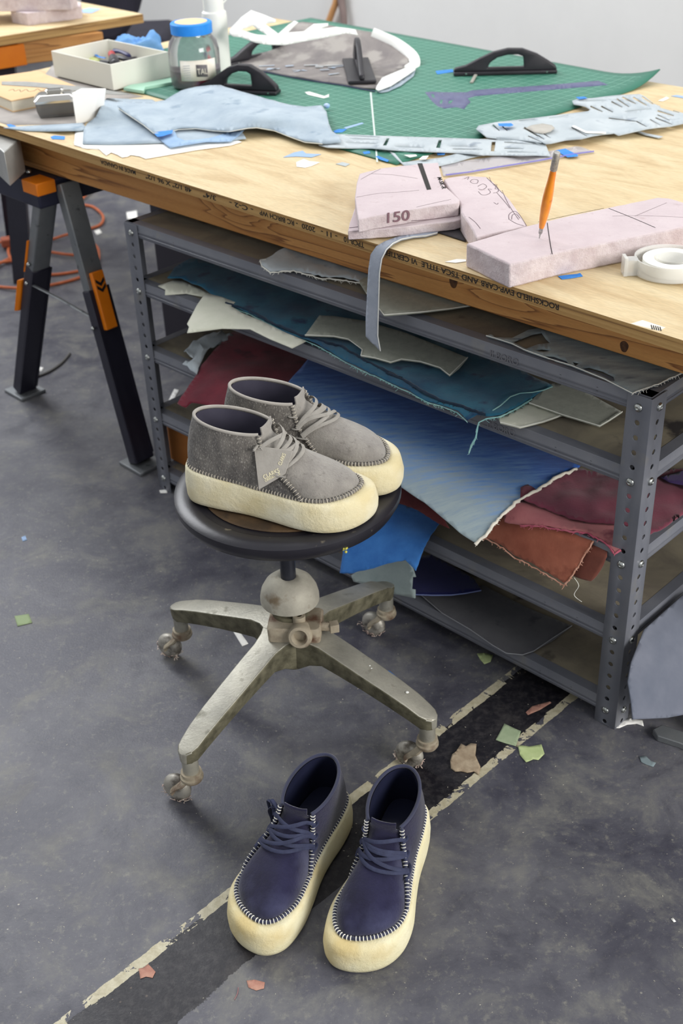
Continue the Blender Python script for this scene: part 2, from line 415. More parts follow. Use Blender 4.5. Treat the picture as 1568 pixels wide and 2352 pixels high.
def ply_top_material():
    m = bpy.data.materials.new('birch_face'); m.use_nodes = True; nt = m.node_tree; N = nt.nodes; L = nt.links
    b = N['Principled BSDF']; b.inputs['Roughness'].default_value = .5
    tc = N.new('ShaderNodeTexCoord'); mp = N.new('ShaderNodeMapping'); mp.inputs['Scale'].default_value = (1, 4.5, 1); L.new(tc.outputs['Object'], mp.inputs['Vector'])
    n = N.new('ShaderNodeTexNoise'); n.inputs['Scale'].default_value = 4.5; n.inputs['Detail'].default_value = 9; n.inputs['Roughness'].default_value = .62; n.inputs['Distortion'].default_value = .9
    L.new(mp.outputs['Vector'], n.inputs['Vector'])
    r = N.new('ShaderNodeValToRGB'); e = r.color_ramp.elements; e[0].position = .3; e[0].color = (*lin((190, 162, 118)), 1); e[1].position = .52; e[1].color = (*lin((211, 189, 147)), 1)
    k = e.new(.7); k.color = (*lin((216, 198, 160)), 1); L.new(n.outputs['Fac'], r.inputs['Fac'])
    n2 = N.new('ShaderNodeTexNoise'); n2.inputs['Scale'].default_value = 60; n2.inputs['Detail'].default_value = 8; L.new(mp.outputs['Vector'], n2.inputs['Vector'])
    r2 = N.new('ShaderNodeMapRange'); r2.inputs['From Min'].default_value = .35; r2.inputs['From Max'].default_value = .65; r2.inputs['To Min'].default_value = .9; r2.inputs['To Max'].default_value = 1.04
    L.new(n2.outputs['Fac'], r2.inputs['Value'])
    mx = N.new('ShaderNodeMix'); mx.data_type = 'RGBA'; mx.blend_type = 'MULTIPLY'; mx.inputs['Factor'].default_value = 1
    L.new(r.outputs['Color'], mx.inputs['A']); L.new(r2.outputs['Result'], mx.inputs['B']); L.new(mx.outputs['Result'], b.inputs['Base Color']); return m
M_ply = ply_top_material()
M_plyedge = wood_material('plywood_edge', (186, 150, 94), (170, 132, 78), (120, 86, 48), 2.2, (.6, 1, 55), dist=3.2, rough=.75, fine=120)
M_beam = wood_material('fir_beam', (206, 150, 86), (188, 130, 68), (130, 82, 42), 2.6, (.4, 1, 9), dist=7.5, rough=.6, knots=((27.5, -2.3), (52.2, -2.2)))
M_ink = mat('black_ink', (40, 36, 34), rough=.8)
M_steel = mat('grey_painted_steel', (98, 101, 110), (110, 112, 119), 10, .42, bump=.06, bscale=400, c3=(120, 118, 112), s3=18, r3=(.6, .8), spec=.5)
M_board = mat('particle_board', (106, 99, 88), (138, 130, 110), 7, .85, bump=.3, bscale=150, c3=(50, 46, 46), s3=11, r3=(.6, .68), distort=.8)
M_bolt = mat('zinc_bolt', (196, 200, 196), (150, 152, 150), 200, .28, metal=1.)
M_dark = mat('dark_hole', (18, 17, 22), rough=.9)

# ------------------------------------------------------------------ the work table
TZ = 30.0; TYAW = math.radians(-46.5766); TO = (-28.1300, 107.1802)
TD = Vector((math.cos(TYAW), math.sin(TYAW), 0)); TN = Vector((-TD.y, TD.x, 0))
table = thing('work_table', 'long plywood work table with knotty timber rail, covered in leather scraps', 'table', (TO[0], TO[1], TZ), TYAW)
mb = MB().box(-15.8, 80.6, 0, 46.0, -.75, 0); pt = mesh('plywood_top', mb, [M_ply, M_plyedge], table)
for p in pt.data.polygons:
    if p.normal.z < .5: p.material_index = 1
mb = MB()
def bm_pt(x, s, z): return Vector((x, s, z))
xa, xb = -1.6, 80.
sa, sb = 2.35, 4.75
mb.loft([[bm_pt(xa, sa, -.75), bm_pt(xa, sa, -4.25), bm_pt(xa, sa+1.5, -4.25), bm_pt(xa, sa+1.5, -.75)],
         [bm_pt(xb, sb, -.75), bm_pt(xb, sb, -4.25), bm_pt(xb, sb+1.5, -4.25), bm_pt(xb, sb+1.5, -.75)]])
beam = mesh('front_beam', mb, M_beam, table, bevel=.08)
M_knot = mat('dark_knot', (58, 36, 22), (96, 62, 36), 120, .7)
for kpx, kr in (((1041, 648), .42), ((1433, 796), .36), ((1286, 717), .12)):
    p = None; n = Vector((math.sin(math.atan2(sb-sa, xb-xa)), -1, 0)); 
    P0 = ORIG[table.name] @ Vector((xa, sa, -2)); P1 = ORIG[table.name] @ Vector((xb, sb, -2)); nn = (P1-P0).cross(Vector((0, 0, 1))).normalized()
    c = at_plane(kpx[0], kpx[1], P0, nn); dx = (P1-P0).normalized()
    if c.z > 29.2: continue
    m2 = MB(); m2.loft([[c+nn*o+dx*(kr*.8*rr*math.cos(a)*(1+.1*math.sin(3*a)))+Vector((0, 0, kr*rr*math.sin(a))) for a in [2*math.pi*k/16 for k in range(16)]] for o, rr in ((-.02, 1), (.012, 1), (.012, .5))])
    mesh('knot', m2, M_knot, beam, world=True)
mb = MB().box(-1.6, 80, 43, 44.5, -4.25, -.75); mesh('rear_beam', mb, M_beam, table, bevel=.08)
# lettering along the plywood edge, upside down as the sheet was turned over
body = 'ROCKSHIELD EWP-CARB AND TSCA TITLE VI CERTIFIED - TPC8-10 - 11 - 2020 - RC BIRCH WP - C-2 - 3/4" - 48 1/2" X 96 1/2" - MADE IN CANADA'
e0 = at_plane(1284, 697, Vector((TO[0], TO[1], TZ)), TN); s0 = (e0-Vector((TO[0], TO[1], TZ))).dot(TD)
segs = [('ROCKSHIELD EWP-CARB', 1284, 1106), ('AND TSCA TITLE', 1098, 968), ('VI CERTIFIED', 958, 868), ('TPC8-10', 836, 790), ('- 11 -', 775, 738), ('2020', 724, 694), ('- RC BIRCH WP', 684, 597), ('- C-2 -', 582, 528), ('3/4"', 497, 468), ('48 1/2" X 96 1/2"', 440, 335), ('MADE IN CANADA', 312, 232)]
def edge_s(px):
    lo, hi = -20., 80.
    for _ in range(40):
        m_ = (lo+hi)/2; p = Vector((TO[0], TO[1], TZ-.4))+TD*m_-CAMP
        x = 784+FPX*p.dot(RIGHT)/p.dot(FWD)
        if x < px: lo = m_
        else: hi = m_
    return lo
for body, pa, pb in segs:
    a, b_ = edge_s(pa), edge_s(pb); w = a-b_
    o = Vector((TO[0], TO[1], TZ-.2)) + TD*a - TN*.012
    cu = bpy.data.curves.new('m', 'FONT'); cu.body = body; cu.size = .48; ob = bpy.data.objects.new('m', cu); COL.objects.link(ob)
    bpy.context.view_layer.update(); wid = max(ob.dimensions.x, .1); bpy.data.objects.remove(ob)
    text_mesh('printed_lettering', body, .48, basis(o, -TD, Vector((0, 0, -1))), M_ink, pt, extrude=.006, sx=w/wid, bold=.006)
# price label on the table near the right edge
s_ = MB(); slab(s_, [(1448, 743), (1475, 735), (1528, 752), (1512, 760)], TZ, TZ+.012)
lab = tag(mesh('paper_label', s_, mat('label_white', (236, 234, 226), (222, 214, 196), 20, .6), world=True), 'small white paper label stuck near the front edge of the table', 'label')
s_ = MB()
for i in range(5): slab(s_, [(1494+i*5, 746+i*1.1), (1496+i*5, 746+i*1.1), (1499+i*5, 756+i*.9), (1496+i*5, 756+i*.9)], TZ+.012, TZ+.02)
mesh('printed_lines', s_, M_ink, lab, world=True)

# ------------------------------------------------------------------ the steel shelf under the table
SYAW = -0.7847158; SR = Vector((17.859, 61.0245, 0)); SD = Vector((math.cos(SYAW), math.sin(SYAW), 0)); SN = Vector((-SD.y, SD.x, 0))
SW = 48.57; SL = SR-SD*SW; DEP = 18.0
shelf = thing('shelving_unit', 'low grey steel shelving unit full of folded leather under the table', 'shelf', SL, SYAW)
BZ = [24.295, 19.295, 13.295, 7.295, 1.295]
def holed_plate(w, h, holes, r=.17):
    P = [(0, 0), (w, 0), (w, h), (0, h)]; pts = list(P); ed = [(0, 1), (1, 2), (2, 3), (3, 0)]; HP = []
    for hx, hz in holes:
        c = [(hx+r*math.cos(2*math.pi*k/12), hz+r*math.sin(2*math.pi*k/12)) for k in range(12)]; HP.append(c)
        o = len(pts); pts += c; ed += [(o+i, o+(i+1) % 12) for i in range(12)]
    res = delaunay_2d_cdt([Vector(p) for p in pts], ed, [], 0, 1e-5); fs = []
    for f in res[2]:
        cx = sum(res[0][i].x for i in f)/len(f); cy = sum(res[0][i].y for i in f)/len(f)
        if not any((cx-q[0])**2+(cy-q[1])**2 < (r*.98)**2 for q in holes): fs.append(tuple(f))
    return res[0], fs
def post(x, y, dx, dy, front):
    """angle post with its corner at (x,y), legs running dx along the front and dy in depth"""
    boltz = BZ
    hz = [BZ[4]-1+i for i in range(0, 25)]
    hz = [z for z in hz if min(abs(z-b) for b in boltz) > .3]
    mb = MB(); V, F = holed_plate(1.6, 25.05, [(.8, z) for z in hz])
    nf = [tuple(f) for f in F]
    mb.add([Vector((x+dx*v.x, y, v.y)) for v in V], nf)
    mb.add([Vector((x, y+dy*v.x, v.y)) for v in V], nf)
    bm = bmesh.new(); 
    me = bpy.data.meshes.new('t'); me.from_pydata([tuple(v) for v in mb.v], [], mb.f); bm.from_mesh(me)
    bmesh.ops.remove_doubles(bm, verts=bm.verts, dist=1e-4); bm.to_mesh(me); bm.free()
    m2 = MB(); m2.v = [v.co.copy() for v in me.vertices]; m2.f = [tuple(p.vertices) for p in me.polygons]
    sgn = 1
    o = mesh('post', m2, M_steel, shelf, sharp=30, recalc=True)
    md = o.modifiers.new('thickness', 'SOLIDIFY'); md.thickness = .09*K; md.offset = 0
    md = o.modifiers.new('bevel', 'BEVEL'); md.width = .16*K; md.segments = 3; md.limit_method = 'ANGLE'; md.angle_limit = math.radians(60); md.affect = 'EDGES'
    if front:
        for z in boltz:
            for ax in (0, 1):
                b = MB()
                if ax == 0: f = lambda r, a, d: Vector((x+dx*.81+r*math.cos(a), y-dy*(.05+d), z+r*math.sin(a)))
                else: f = lambda r, a, d: Vector((x-dx*(.05+d), y+dy*.81+r*math.cos(a), z+r*math.sin(a)))
                A = [2*math.pi*k/14 for k in range(14)]
                b.loft([[f(r, a, d) for a in A] for r, d in ((.27, 0), (.265, .06), (.2, .13), (.1, .155), (.05, .12))])
                mesh('bolt', b, M_bolt, o, sharp=50)
    return o
pA = post(0, 0, 1, 1, True); pB = post(SW, 0, -1, 1, True); post(0, DEP, 1, -1, False); post(SW, DEP, -1, -1, False)
prof_r = [(.8, .8), (.02, .8), (-.0, .76), (0, .3), (-.05, .24), (-.05, .12), (0, .06), (0, -.02), (-.06, -.06), (-.06, -.12), (0, -.18), (0, -.3), (.04, -.35), (.45, -.35), (.45, -.29), (.07, -.29), (.07, .74), (.8, .74)]
M_ghost = mat('rail_mark', (104, 105, 112), (110, 110, 116), 40, .5)
for i, z in enumerate(BZ):
    brd = MB().box(.12, SW-.12, .12, DEP-.12, z+.3, z+.8)
    bo = mesh('shelf_board', brd, M_board, shelf, bevel=.03)
    for side in range(4):
        if side == 0: f = lambda t, y_, z_: Vector((t, .1+y_, z+z_)); a, b = .1, SW-.1
        elif side == 1: f = lambda t, y_, z_: Vector((t, DEP-.1-y_, z+z_)); a, b = .1, SW-.1
        elif side == 2: f = lambda t, y_, z_: Vector((.1+y_, t, z+z_)); a, b = .1, DEP-.1
        else: f = lambda t, y_, z_: Vector((SW-.1-y_, t, z+z_)); a, b = .1, DEP-.1
        rb = MB(); rb.loft([[f(a, y_, z_+.02) for y_, z_ in prof_r], [f(b, y_, z_+.02) for y_, z_ in prof_r]])
        ro = mesh(('front_rail', 'rear_rail', 'side_rail', 'side_rail')[side], rb, M_steel, bo, sharp=40)
        if side == 0:
            for hx in (3.6, 6.0, SW-6.3, SW-3.7):
                hb = MB(); hb.loft([[Vector((hx+r*math.cos(q), .085, z+.2+r*math.sin(q))) for q in [2*math.pi*k/12 for k in range(12)]] for r in (.13, .02)], cap=True)
                mesh('rail_hole', hb, M_dark, ro)
            if i < 2:
                Mx = ORIG[shelf.name] @ basis((SW-11.6, .035, z-.02), (1, 0, 0), (0, 0, 1))
                text_mesh('embossed_lettering', 'II BORO', .62, Mx, M_ghost, ro, extrude=.02, sx=1.0)

# ------------------------------------------------------------------ dark cabinet behind the shelf, cardboard beside it
cab_o = SL+SN*19.0
c0 = None
cdir = Vector((at(345, 485, 10).x, at(345, 485, 10).y, 0)).normalized()
t_ = (cab_o.dot(SN))/cdir.dot(SN); cl = cdir*t_
cab = thing('storage_cabinet', 'dark metal cabinet standing on the floor behind the shelving unit', 'cabinet', (cl.x, cl.y, 0), SYAW)
M_cab = mat('dark_cabinet_paint', (36, 33, 44), (44, 40, 50), 6, .5)
mesh('body', MB().box(0, 76, 0, 9, 0, 20.5), M_cab, cab, bevel=.1)
mesh('door', MB().box(.3, 37.7, -.25, 0, 1, 20), M_cab, cab, bevel=.1); mesh('door', MB().box(38.3, 75.7, -.25, 0, 1, 20), M_cab, cab, bevel=.1)

# ------------------------------------------------------------------ the stool
C0 = Vector((-3.6, 63.95, 0)); SEATZ = 18.75
M_seat = mat('black_worn_paint', (27, 26, 33), (36, 35, 42), 8, .36, bump=.12, bscale=180, c3=(120, 112, 96), s3=46, r3=(.66, .78), spec=.5)
M_cast = mat('dusty_cast_aluminium', (150, 148, 138), (176, 173, 160), 16, .42, bump=.35, bscale=220, metal=.55, c3=(92, 90, 76), s3=30, r3=(.6, .75))
M_dust = mat('dusty_hub_metal', (140, 130, 112), (168, 158, 138), 20, .75, bump=.4, bscale=160, metal=.2, c3=(96, 70, 54), s3=26, r3=(.55, .7))
M_dome = mat('dusty_dome_metal', (150, 146, 134), (172, 168, 154), 26, .7, bump=.35, bscale=140, metal=.2, c3=(118, 104, 84), s3=34, r3=(.56, .7))
M_side = mat('olive_grey_metal', (74, 71, 56), (116, 112, 92), 40, .6, bump=.5, bscale=160, metal=.3)  # olive-grey metal of the hub and arm sides, darker than the arm tops
M_col = mat('dark_steel_column', (46, 48, 56), (56, 58, 66), 20, .38, metal=.5)
M_wheel = mat('caster_wheel_metal', (172, 168, 158), (96, 90, 82), 30, .45, bump=.3, bscale=120, metal=.35, ramp=(.45, .6))
M_lint = mat('pale_lint', (214, 205, 192), (180, 150, 140), 60, .95)
stool = thing('rolling_stool', 'round black-topped stool on a worn aluminium four-arm caster base', 'stool', C0)
sc_ = Vector((.35, 0, 0))
mb = MB().lathe([(.1, -1.55), (5.4, -1.6), (6.1, -1.5), (6.7, -1.15), (7.0, -.6), (6.98, -.25), (6.75, -.08), (6.3, -.03), (5.9, -.05), (5.75, -.1), (5.65, -.14), (2, -.14), (.1, -.14)], 72)
mb.v = [v+C0+sc_+Vector((0, 0, SEATZ)) for v in mb.v]
seat = mesh('seat', mb, M_seat, stool, world=True, sharp=50)
mb = MB().lathe([(.1, -.15), (5.35, -.15), (5.4, -.08), (5.3, -.04), (5.2, -.06), (.1, -.06)], 64); mb.v = [v+C0+sc_+Vector((.1, .1, SEATZ)) for v in mb.v]
mesh('seat_disc', mb, mat('worn_brown_disc', (48, 38, 32), (92, 72, 50), 14, .6, bump=.3, bscale=120, c3=(34, 30, 30), s3=20), seat, world=True)
mb = MB(); rr_ = random.Random(3)
for a0, rad in ((-1.05, .32), (.5, .2)):
    c = C0+sc_+Vector((6.75*math.cos(a0), 6.75*math.sin(a0), SEATZ-1.05 if a0 < 0 else SEATZ-.0))
    for k in range(9): mb.ball(c+Vector((rr_.uniform(-.2, .2), rr_.uniform(-.1, .1), rr_.uniform(-.15, .15))), rr_.uniform(.04, .1), 5)
mesh('paint_spatter', mb, mat('yellow_green_spatter', (170, 170, 70), (196, 186, 90), 80, .8), seat, world=True)
mb = MB().lathe([(.5, 7.5), (.5, 17.3)], 24); mb.v = [v+C0 for v in mb.v]; mesh('column', mb, M_col, stool, world=True)
mb = MB().lathe([(.5, 11.75), (.62, 11.8), (1.15, 11.65), (1.55, 11.3), (1.82, 10.8), (1.93, 10.3), (1.93, 9.95), (1.8, 9.9), (1.2, 10.0), (.5, 10.1)], 44); mb.v = [v+C0 for v in mb.v]
mesh('dome_cover', mb, M_dome, stool, world=True, sharp=50)
mb = MB().lathe([(.3, 4.6), (.85, 4.65), (1.0, 4.9), (1.0, 7.2), (1.25, 7.6), (1.25, 9.2), (.3, 9.25)], 32); mb.v = [v+C0 for v in mb.v]
mesh('hub', mb, M_side, stool, world=True, sharp=40)
# spindle thread and clamp casting in front of the column
mb = MB()
for k in range(14): mb.lathe([(.62, 9.2+k*.1), (.7, 9.25+k*.1), (.62, 9.3+k*.1)], 20)
mb.v = [v+C0 for v in mb.v]; mesh('threaded_spindle', mb, M_col, stool, world=True)
def rrect(w, h, r, n=4):
    out = []
    for cx, cy, a0 in ((w/2-r, h/2-r, 0), (-w/2+r, h/2-r, 90), (-w/2+r, -h/2+r, 180), (w/2-r, -h/2+r, 270)):
        for k in range(n+1):
            a = math.radians(a0+90*k/n); out.append((cx+r*math.cos(a), cy+r*math.sin(a)))
    return out
cl_c = at(690, 1418, 8.6)
mb = MB(); P0 = rrect(3.5, 2.5, .3)
A = Matrix.Translation(C0+Vector((.3, -.75, 8.6))) @ Matrix.Rotation(math.radians(-6), 4, 'Z')
mb.loft([[A @ Vector((x*s, y*s, z)) for x, y in P0] for z, s in ((-.75, .98), (.2, 1), (.32, .94))])
for ccx in (-.15,):
    mb.lathe([(.42, 0), (.42, .55), (.2, .55), (.2, .1)], 18, cap=False); n_ = 18*4
    mb.v[-n_:] = [A @ (v+Vector((.3, -.35, .3))) for v in mb.v[-n_:]]
clamp = mesh('clamp_casting', mb, M_dust, stool, world=True, sharp=45)
mb = MB(); B_ = A @ Matrix.Translation((.45, -1.0, -.2)) @ Matrix.Rotation(math.radians(72), 4, 'X')
prof_ = [(.38, -.9), (.78, -.9), (.8, .55), (.7, .72), (.52, .75), (.42, .6), (.4, -.8)]
mb.lathe(prof_, 28, cap=False); mb.v = [B_ @ v for v in mb.v]; mesh('socket', mb, M_dust, clamp, world=True, sharp=45)
mb = MB(); mb.cyl(A @ Vector((1.3, -.3, -.05)), A @ Vector((2.4, -.35, -.05)), .3, 12); mb.box(-.3, .3, -.3, .3, -.3, .3, A @ Matrix.Translation((2.55, -.35, -.05)) @ Matrix.Rotation(.3, 4, 'Z'))
mesh('clamp_bolt', mb, M_dust, clamp, world=True, bevel=.04)

ARM_A = [math.radians(a) for a in (-128.5, -35.5, 142.8, 49.8)]; ARM_R = [10.6, 10.6, 10.7, 10.4]
for ai, (a, R) in enumerate(zip(ARM_A, ARM_R)):
    d = Vector((math.cos(a), math.sin(a), 0)); s = Vector((-d.y, d.x, 0)); mb = MB(); rings = []
    for r, zt, zb, w in ((.3, 8.0, 5.2, 2.6), (1.2, 7.95, 5.3, 2.9), (1.9, 7.85, 5.7, 2.2), (2.8, 7.65, 5.95, 1.85), (4.2, 7.25, 5.7, 1.85), (6, 6.7, 5.3, 1.8), (8, 6.1, 4.75, 1.7), (9.4, 5.6, 4.3, 1.58), (R-.35, 5.18, 3.95, 1.45), (R+.1, 5.03, 3.95, 1.2), (R+.38, 4.93, 4.0, .75), (R+.5, 4.85, 4.1, .25)):
        h = zt-zb; ring = rrect(w, h, min(.13, w*.3))
        # the underside is narrower than the top
        rings.append([C0+d*r+s*(x*(1 if y > 0 else .8))+Vector((0, 0, zb+h/2+y)) for x, y in ring])
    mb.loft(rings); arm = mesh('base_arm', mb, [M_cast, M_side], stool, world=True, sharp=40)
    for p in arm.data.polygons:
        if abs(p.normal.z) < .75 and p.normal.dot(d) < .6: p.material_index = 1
    tip = C0+d*(R-.15)
    cas = MB(); cas.lathe([(.52, 2.75), (.52, 4.3)], 20, (tip.x, tip.y)); stem = mesh('caster_stem', cas, M_cast, arm, world=True)
    off = Vector((-1.15, 1.35, 0)) if ai != 3 else Vector((-.95, 1.5, 0)); off = Vector((-1.12, .62, 0)) if ai != 3 else Vector((-.95, .75, 0)); u = off.normalized()
    w = Vector((-u.y, u.x, 0)); wc = tip+off+Vector((0, 0, .98))
    cm = MB(); cm.lathe([(.3, 2.25), (.66, 2.25), (.74, 2.4), (.74, 2.56), (.62, 2.62), (.6, 2.74), (.68, 2.8), (.66, 2.92), (.5, 2.95)], 24, (tip.x, tip.y))
    # horn sweeping down to the axle
    for sgn in (-1, 1):
        cm.tube(chain([tip+Vector((0, 0, 2.35))+w*.35*sgn+u*.2, tip+u*.55+w*.45*sgn+Vector((0, 0, 1.9)), wc+w*.52*sgn+Vector((0, 0, .2)), wc+w*.5*sgn-Vector((0, 0, .1))], 5), [.42]*6+[.32]*5+[.26]*5, 10, flat=.45)
    mesh('caster_fork', cm, M_dust, stem, world=True, sharp=50)
    wm = MB(); MW = Matrix.Translation(wc) @ basis((0, 0, 0), u, Vector((0, 0, 1)))
    for q, (r0, x) in enumerate(((.98, 0),)):
        prof_w = [(.2, -.42), (.55, -.45), (.82, -.36), (.96, -.14), (.98, 0), (.96, .14), (.82, .36), (.55, .45), (.2, .42)]
        wm.lathe(prof_w, 30); wm.v = [MW @ v for v in wm.v]
    mesh('caster_wheel', wm, M_wheel, stem, world=True, sharp=50)
    lm = MB(); r2 = random.Random(20+ai)
    for k in range(46):
        an = r2.uniform(-2.6, -.2); p0 = wc + u*(1.0*math.cos(an)) + Vector((0, 0, .99*math.sin(an)))*.93 + w*r2.uniform(-.4, .4)
        p1 = p0+Vector((r2.uniform(-.35, .35), r2.uniform(-.4, .1), r2.uniform(-.05, .3))); pm = (p0+p1)/2+Vector((r2.uniform(-.15, .15), r2.uniform(-.2, 0), r2.uniform(0, .2)))
        p0.z = max(p0.z, .06); p1.z = max(p1.z, .06); pm.z = max(pm.z, .06)
        lm.tube(chain([p0, pm, p1], 4), r2.uniform(.02, .06), 5, flat=.5)
    mesh('tangled_lint', lm, M_lint, stem, world=True)
# paint dots on the right arm
mb = MB()
for px, py, r in ((935, 1590, .11), (849, 1529, .06), (853, 1535, .05)):
    p = at(px, py, 5.9 if px > 900 else 6.75); mb.ball(p, r, 6, (1, 1, .3))
mesh('paint_dots', mb, mat('white_dots', (230, 230, 224), rough=.8), stool, world=True)

# ------------------------------------------------------------------ the shoes
def crep(name, a, b, c): return mat(name, a, b, 14, .8, bump=.75, bscale=130, bdist=.003, c3=c, s3=11, r3=(.5, .72), spec=.3)
M_crepe_g = crep('pale_crepe', (228, 220, 186), (236, 230, 204), (218, 204, 160))
M_crepe_b = crep('cream_crepe', (224, 215, 174), (234, 228, 196), (212, 192, 138))
M_suede_g = mat('grey_hairy_suede', (138, 133, 127), (162, 157, 149), 26, .95, bump=.9, bscale=330, sheen=.35, c3=(116, 111, 105), s3=110, r3=(.57, .75), spec=.15, bdist=.0025)
M_rough_g = mat('grey_rough_suede', (80, 75, 72), (124, 119, 112), 60, .95, bump=1., bscale=240, sheen=.4, c3=(170, 165, 156), s3=520, r3=(.54, .7), spec=.12, bdist=.004, stretch=(1, 1, .6))
M_suede_b = mat('navy_suede', (25, 24, 46), (37, 36, 64), 22, .95, bump=.6, bscale=260, sheen=.3, c3=(66, 68, 96), s3=13, r3=(.5, .74), spec=.15)
M_line_g = mat('dark_lining', (62, 60, 74), (70, 68, 82), 20, .6)
M_line_b = mat('navy_lining', (22, 24, 44), (30, 34, 58), 10, .5)
M_lace_g = mat('grey_lace', (146, 142, 135), (158, 154, 147), 80, .85, bump=.4, bscale=500)
M_lace_b = mat('navy_lace', (40, 44, 68), (50, 55, 82), 60, .75, bump=.4, bscale=500)
M_bind_g = mat('grey_binding', (154, 149, 142), (166, 161, 153), 50, .9, bump=.3, bscale=300)
M_bind_b = mat('navy_binding', (36, 39, 62), (44, 48, 74), 20, .75, sheen=.3)
M_st_w = mat('white_thread', (214, 212, 200), (232, 230, 220), 90, .8)
M_st_g = mat('pale_grey_thread', (188, 182, 168), (168, 160, 146), 90, .9)
OUT = [(.0, 0.), (.26, .95), (1.0, 1.5), (2.5, 1.74), (4.5, 1.84), (6.2, 2.1), (8.2, 2.48), (9.8, 2.42), (11.1, 1.8), (11.9, .8), (12.2, -.35), (11.93, -1.25), (11.0, -1.88), (9.4, -2.08), (7.8, -1.93), (6.0, -1.62), (4.5, -1.52), (2.5, -1.58), (1.0, -1.42), (.26, -.88)]
OUT = [(x*.965, y) for x, y in OUT]
OUTC = [Vector((p[0], p[1])) for p in chain([(x, y, 0) for x, y in OUT], 8, closed=True)]
def offs(poly, fn):
    out = []; n = len(poly)
    for i, p in enumerate(poly):
        t = (poly[(i+1) % n]-poly[i-1]).normalized(); nv = Vector((-t.y, t.x))
        out.append(p+nv*fn(p.x, p.y))
    return out
def ins(x): 
    t = min(max((x-8.5)/3.7, 0), 1); return .26+.08*min(max((x-5)/4, 0), 1)+.56*t*t*(3-2*t)
def zs(x):
    return 2.42-.095*x if x < 5 else (1.945 if x < 10 else 1.945-.02*(x-10))
def spring(x): return .22*max(0, (x-10)/2.2)**2
def make_shoe(name, label, cat, loc, rz, side, pal, group=None, lace_ends=None):
    """side=+1 left foot, -1 right foot; x heel to toe"""
    sue, quar, crepe, line_m, lace_m, bind_m, st_m = pal
    sh = thing(name, label, cat, loc, rz, group)
    Y = lambda y: y*side
    def ring(d, zf): return [Vector((p.x, Y(p.y), zf(p.x))) for p in offs(OUTC, d)]
    mb = MB()
    mb.loft([ring(lambda x, y: -1.0, lambda x: spring(x)), ring(lambda x, y: -.22, lambda x: spring(x)), ring(lambda x, y: -.06, lambda x: spring(x)*.9+.12), ring(lambda x, y: .02, lambda x: spring(x)*.7+.4),
             ring(lambda x, y: .05, lambda x: zs(x)*.5), ring(lambda x, y: .03-.1*ins(x), lambda x: zs(x)*.76), ring(lambda x, y: -.15*ins(x), lambda x: zs(x)*.91),
             ring(lambda x, y: -.42*ins(x), lambda x: zs(x)-.04), ring(lambda x, y: -.98*ins(x), lambda x: zs(x)), ring(lambda x, y: -ins(x)-.2, lambda x: zs(x)-.15), ring(lambda x, y: -1.2, lambda x: zs(x)-.5)])
    sole = mesh('crepe_sole', mb, crepe, sh, sharp=60)
    seam = offs(OUTC, lambda x, y: -ins(x)-.06)
    cx = 4.2
    angs = [(math.atan2(p.y, p.x-cx), p) for p in seam]; angs.sort(key=lambda q: q[0])
    def r0(th):
        th = (th+math.pi) % (2*math.pi)-math.pi; n = len(angs)
        for i in range(n):
            a, p = angs[i]; b, q = angs[(i+1) % n]
            if i == n-1: b += 2*math.pi; 
            if a <= th <= b or (i == n-1 and th+2*math.pi <= b): 
                tt = th if th >= a else th+2*math.pi
                f = (tt-a)/(b-a) if b > a else 0; return p*(1-f)+q*f
        return angs[0][1]
    GF = [(0, 0), (.03, .11), (.07, .19), (.15, .28), (.28, .38), (.42, .47), (.58, .575), (.72, .69), (.86, .84), (1, 1)]
    def g(t):
        for (a, fa), (b, fb) in zip(GF[:-1], GF[1:]):
            if t <= b: return fa+(fb-fa)*(t-a)/(b-a)
        return 1+(t-1)*1.15
    def S(th, t):
        p = r0(th); z0 = zs(p.x)-.02; c, s = math.cos(th), math.sin(th)
        q = Vector((3.36+2.5*c, 1.4*s)); zc = 5.3-.25*c
        wf = min(max((c-.05)/.75, 0), 1); wf = wf*wf*(3-2*wf)
        hs = max(t, 0)**1.25; hor = hs*(1-wf)+t*wf; ht = t*(1-wf)+g(t)*wf
        bul = math.sin(math.pi*min(t, 1))*(1-wf)*.12
        x = p.x+(q.x-p.x)*hor; y = p.y+(q.y-p.y)*hor; z = z0+(zc-z0)*ht
        return Vector((x+c*bul, y+s*bul, z))
    def Nn(th, t):
        e = .02; a = S(th+e, t)-S(th-e, t); b = S(th, min(t+e, 1))-S(th, max(min(t+e, 1)-2*e, 0)); n = a.cross(b)
        if n.length < 1e-8: return Vector((0, 0, 1))
        n.normalize(); 
        rad = Vector((math.cos(th), math.sin(th), .4))
        return n if n.dot(rad) > 0 else -n
    def SO(th, t, o): p = S(th, t)+Nn(th, min(t, 1))*o; return Vector((p.x, Y(p.y), p.z))
    E = lambda t: .49+.27*min(t, 1)**.8
    # vamp and tongue
    mb = MB(); rows = []
    nt_ = 26
    for i in range(nt_+1):
        t = i/nt_*1.13; row = []
        for j in range(33):
            w = (j/32*2-1); e_ = E(t)+.2-.32*min(max((t-.86)/.14, 0), 1); th = w*e_
            tt = min(t, 1); p = SO(th, tt, -.03 - .10*tt)
            if t > 1: p = p+Vector((-.35, 0, 3.6))*(t-1)
            row.append(p)
        if t > .7:
            k_ = min((t-.7)/.3, 1)*.85; xe = (row[0].x+row[-1].x)/2+.12; ze = (row[0].z+row[-1].z)/2
            for p in row: p.x += (xe-p.x)*k_; p.z += (ze-p.z)*k_*.6
        rows.append(row)
    mb.loft(rows, cap=False, closed=False); mesh('vamp_and_tongue', mb, sue, sh, sharp=80, solid=.09, recalc=True)
    # quarter (heel and ankle leather)
    mb = MB(); rows = []
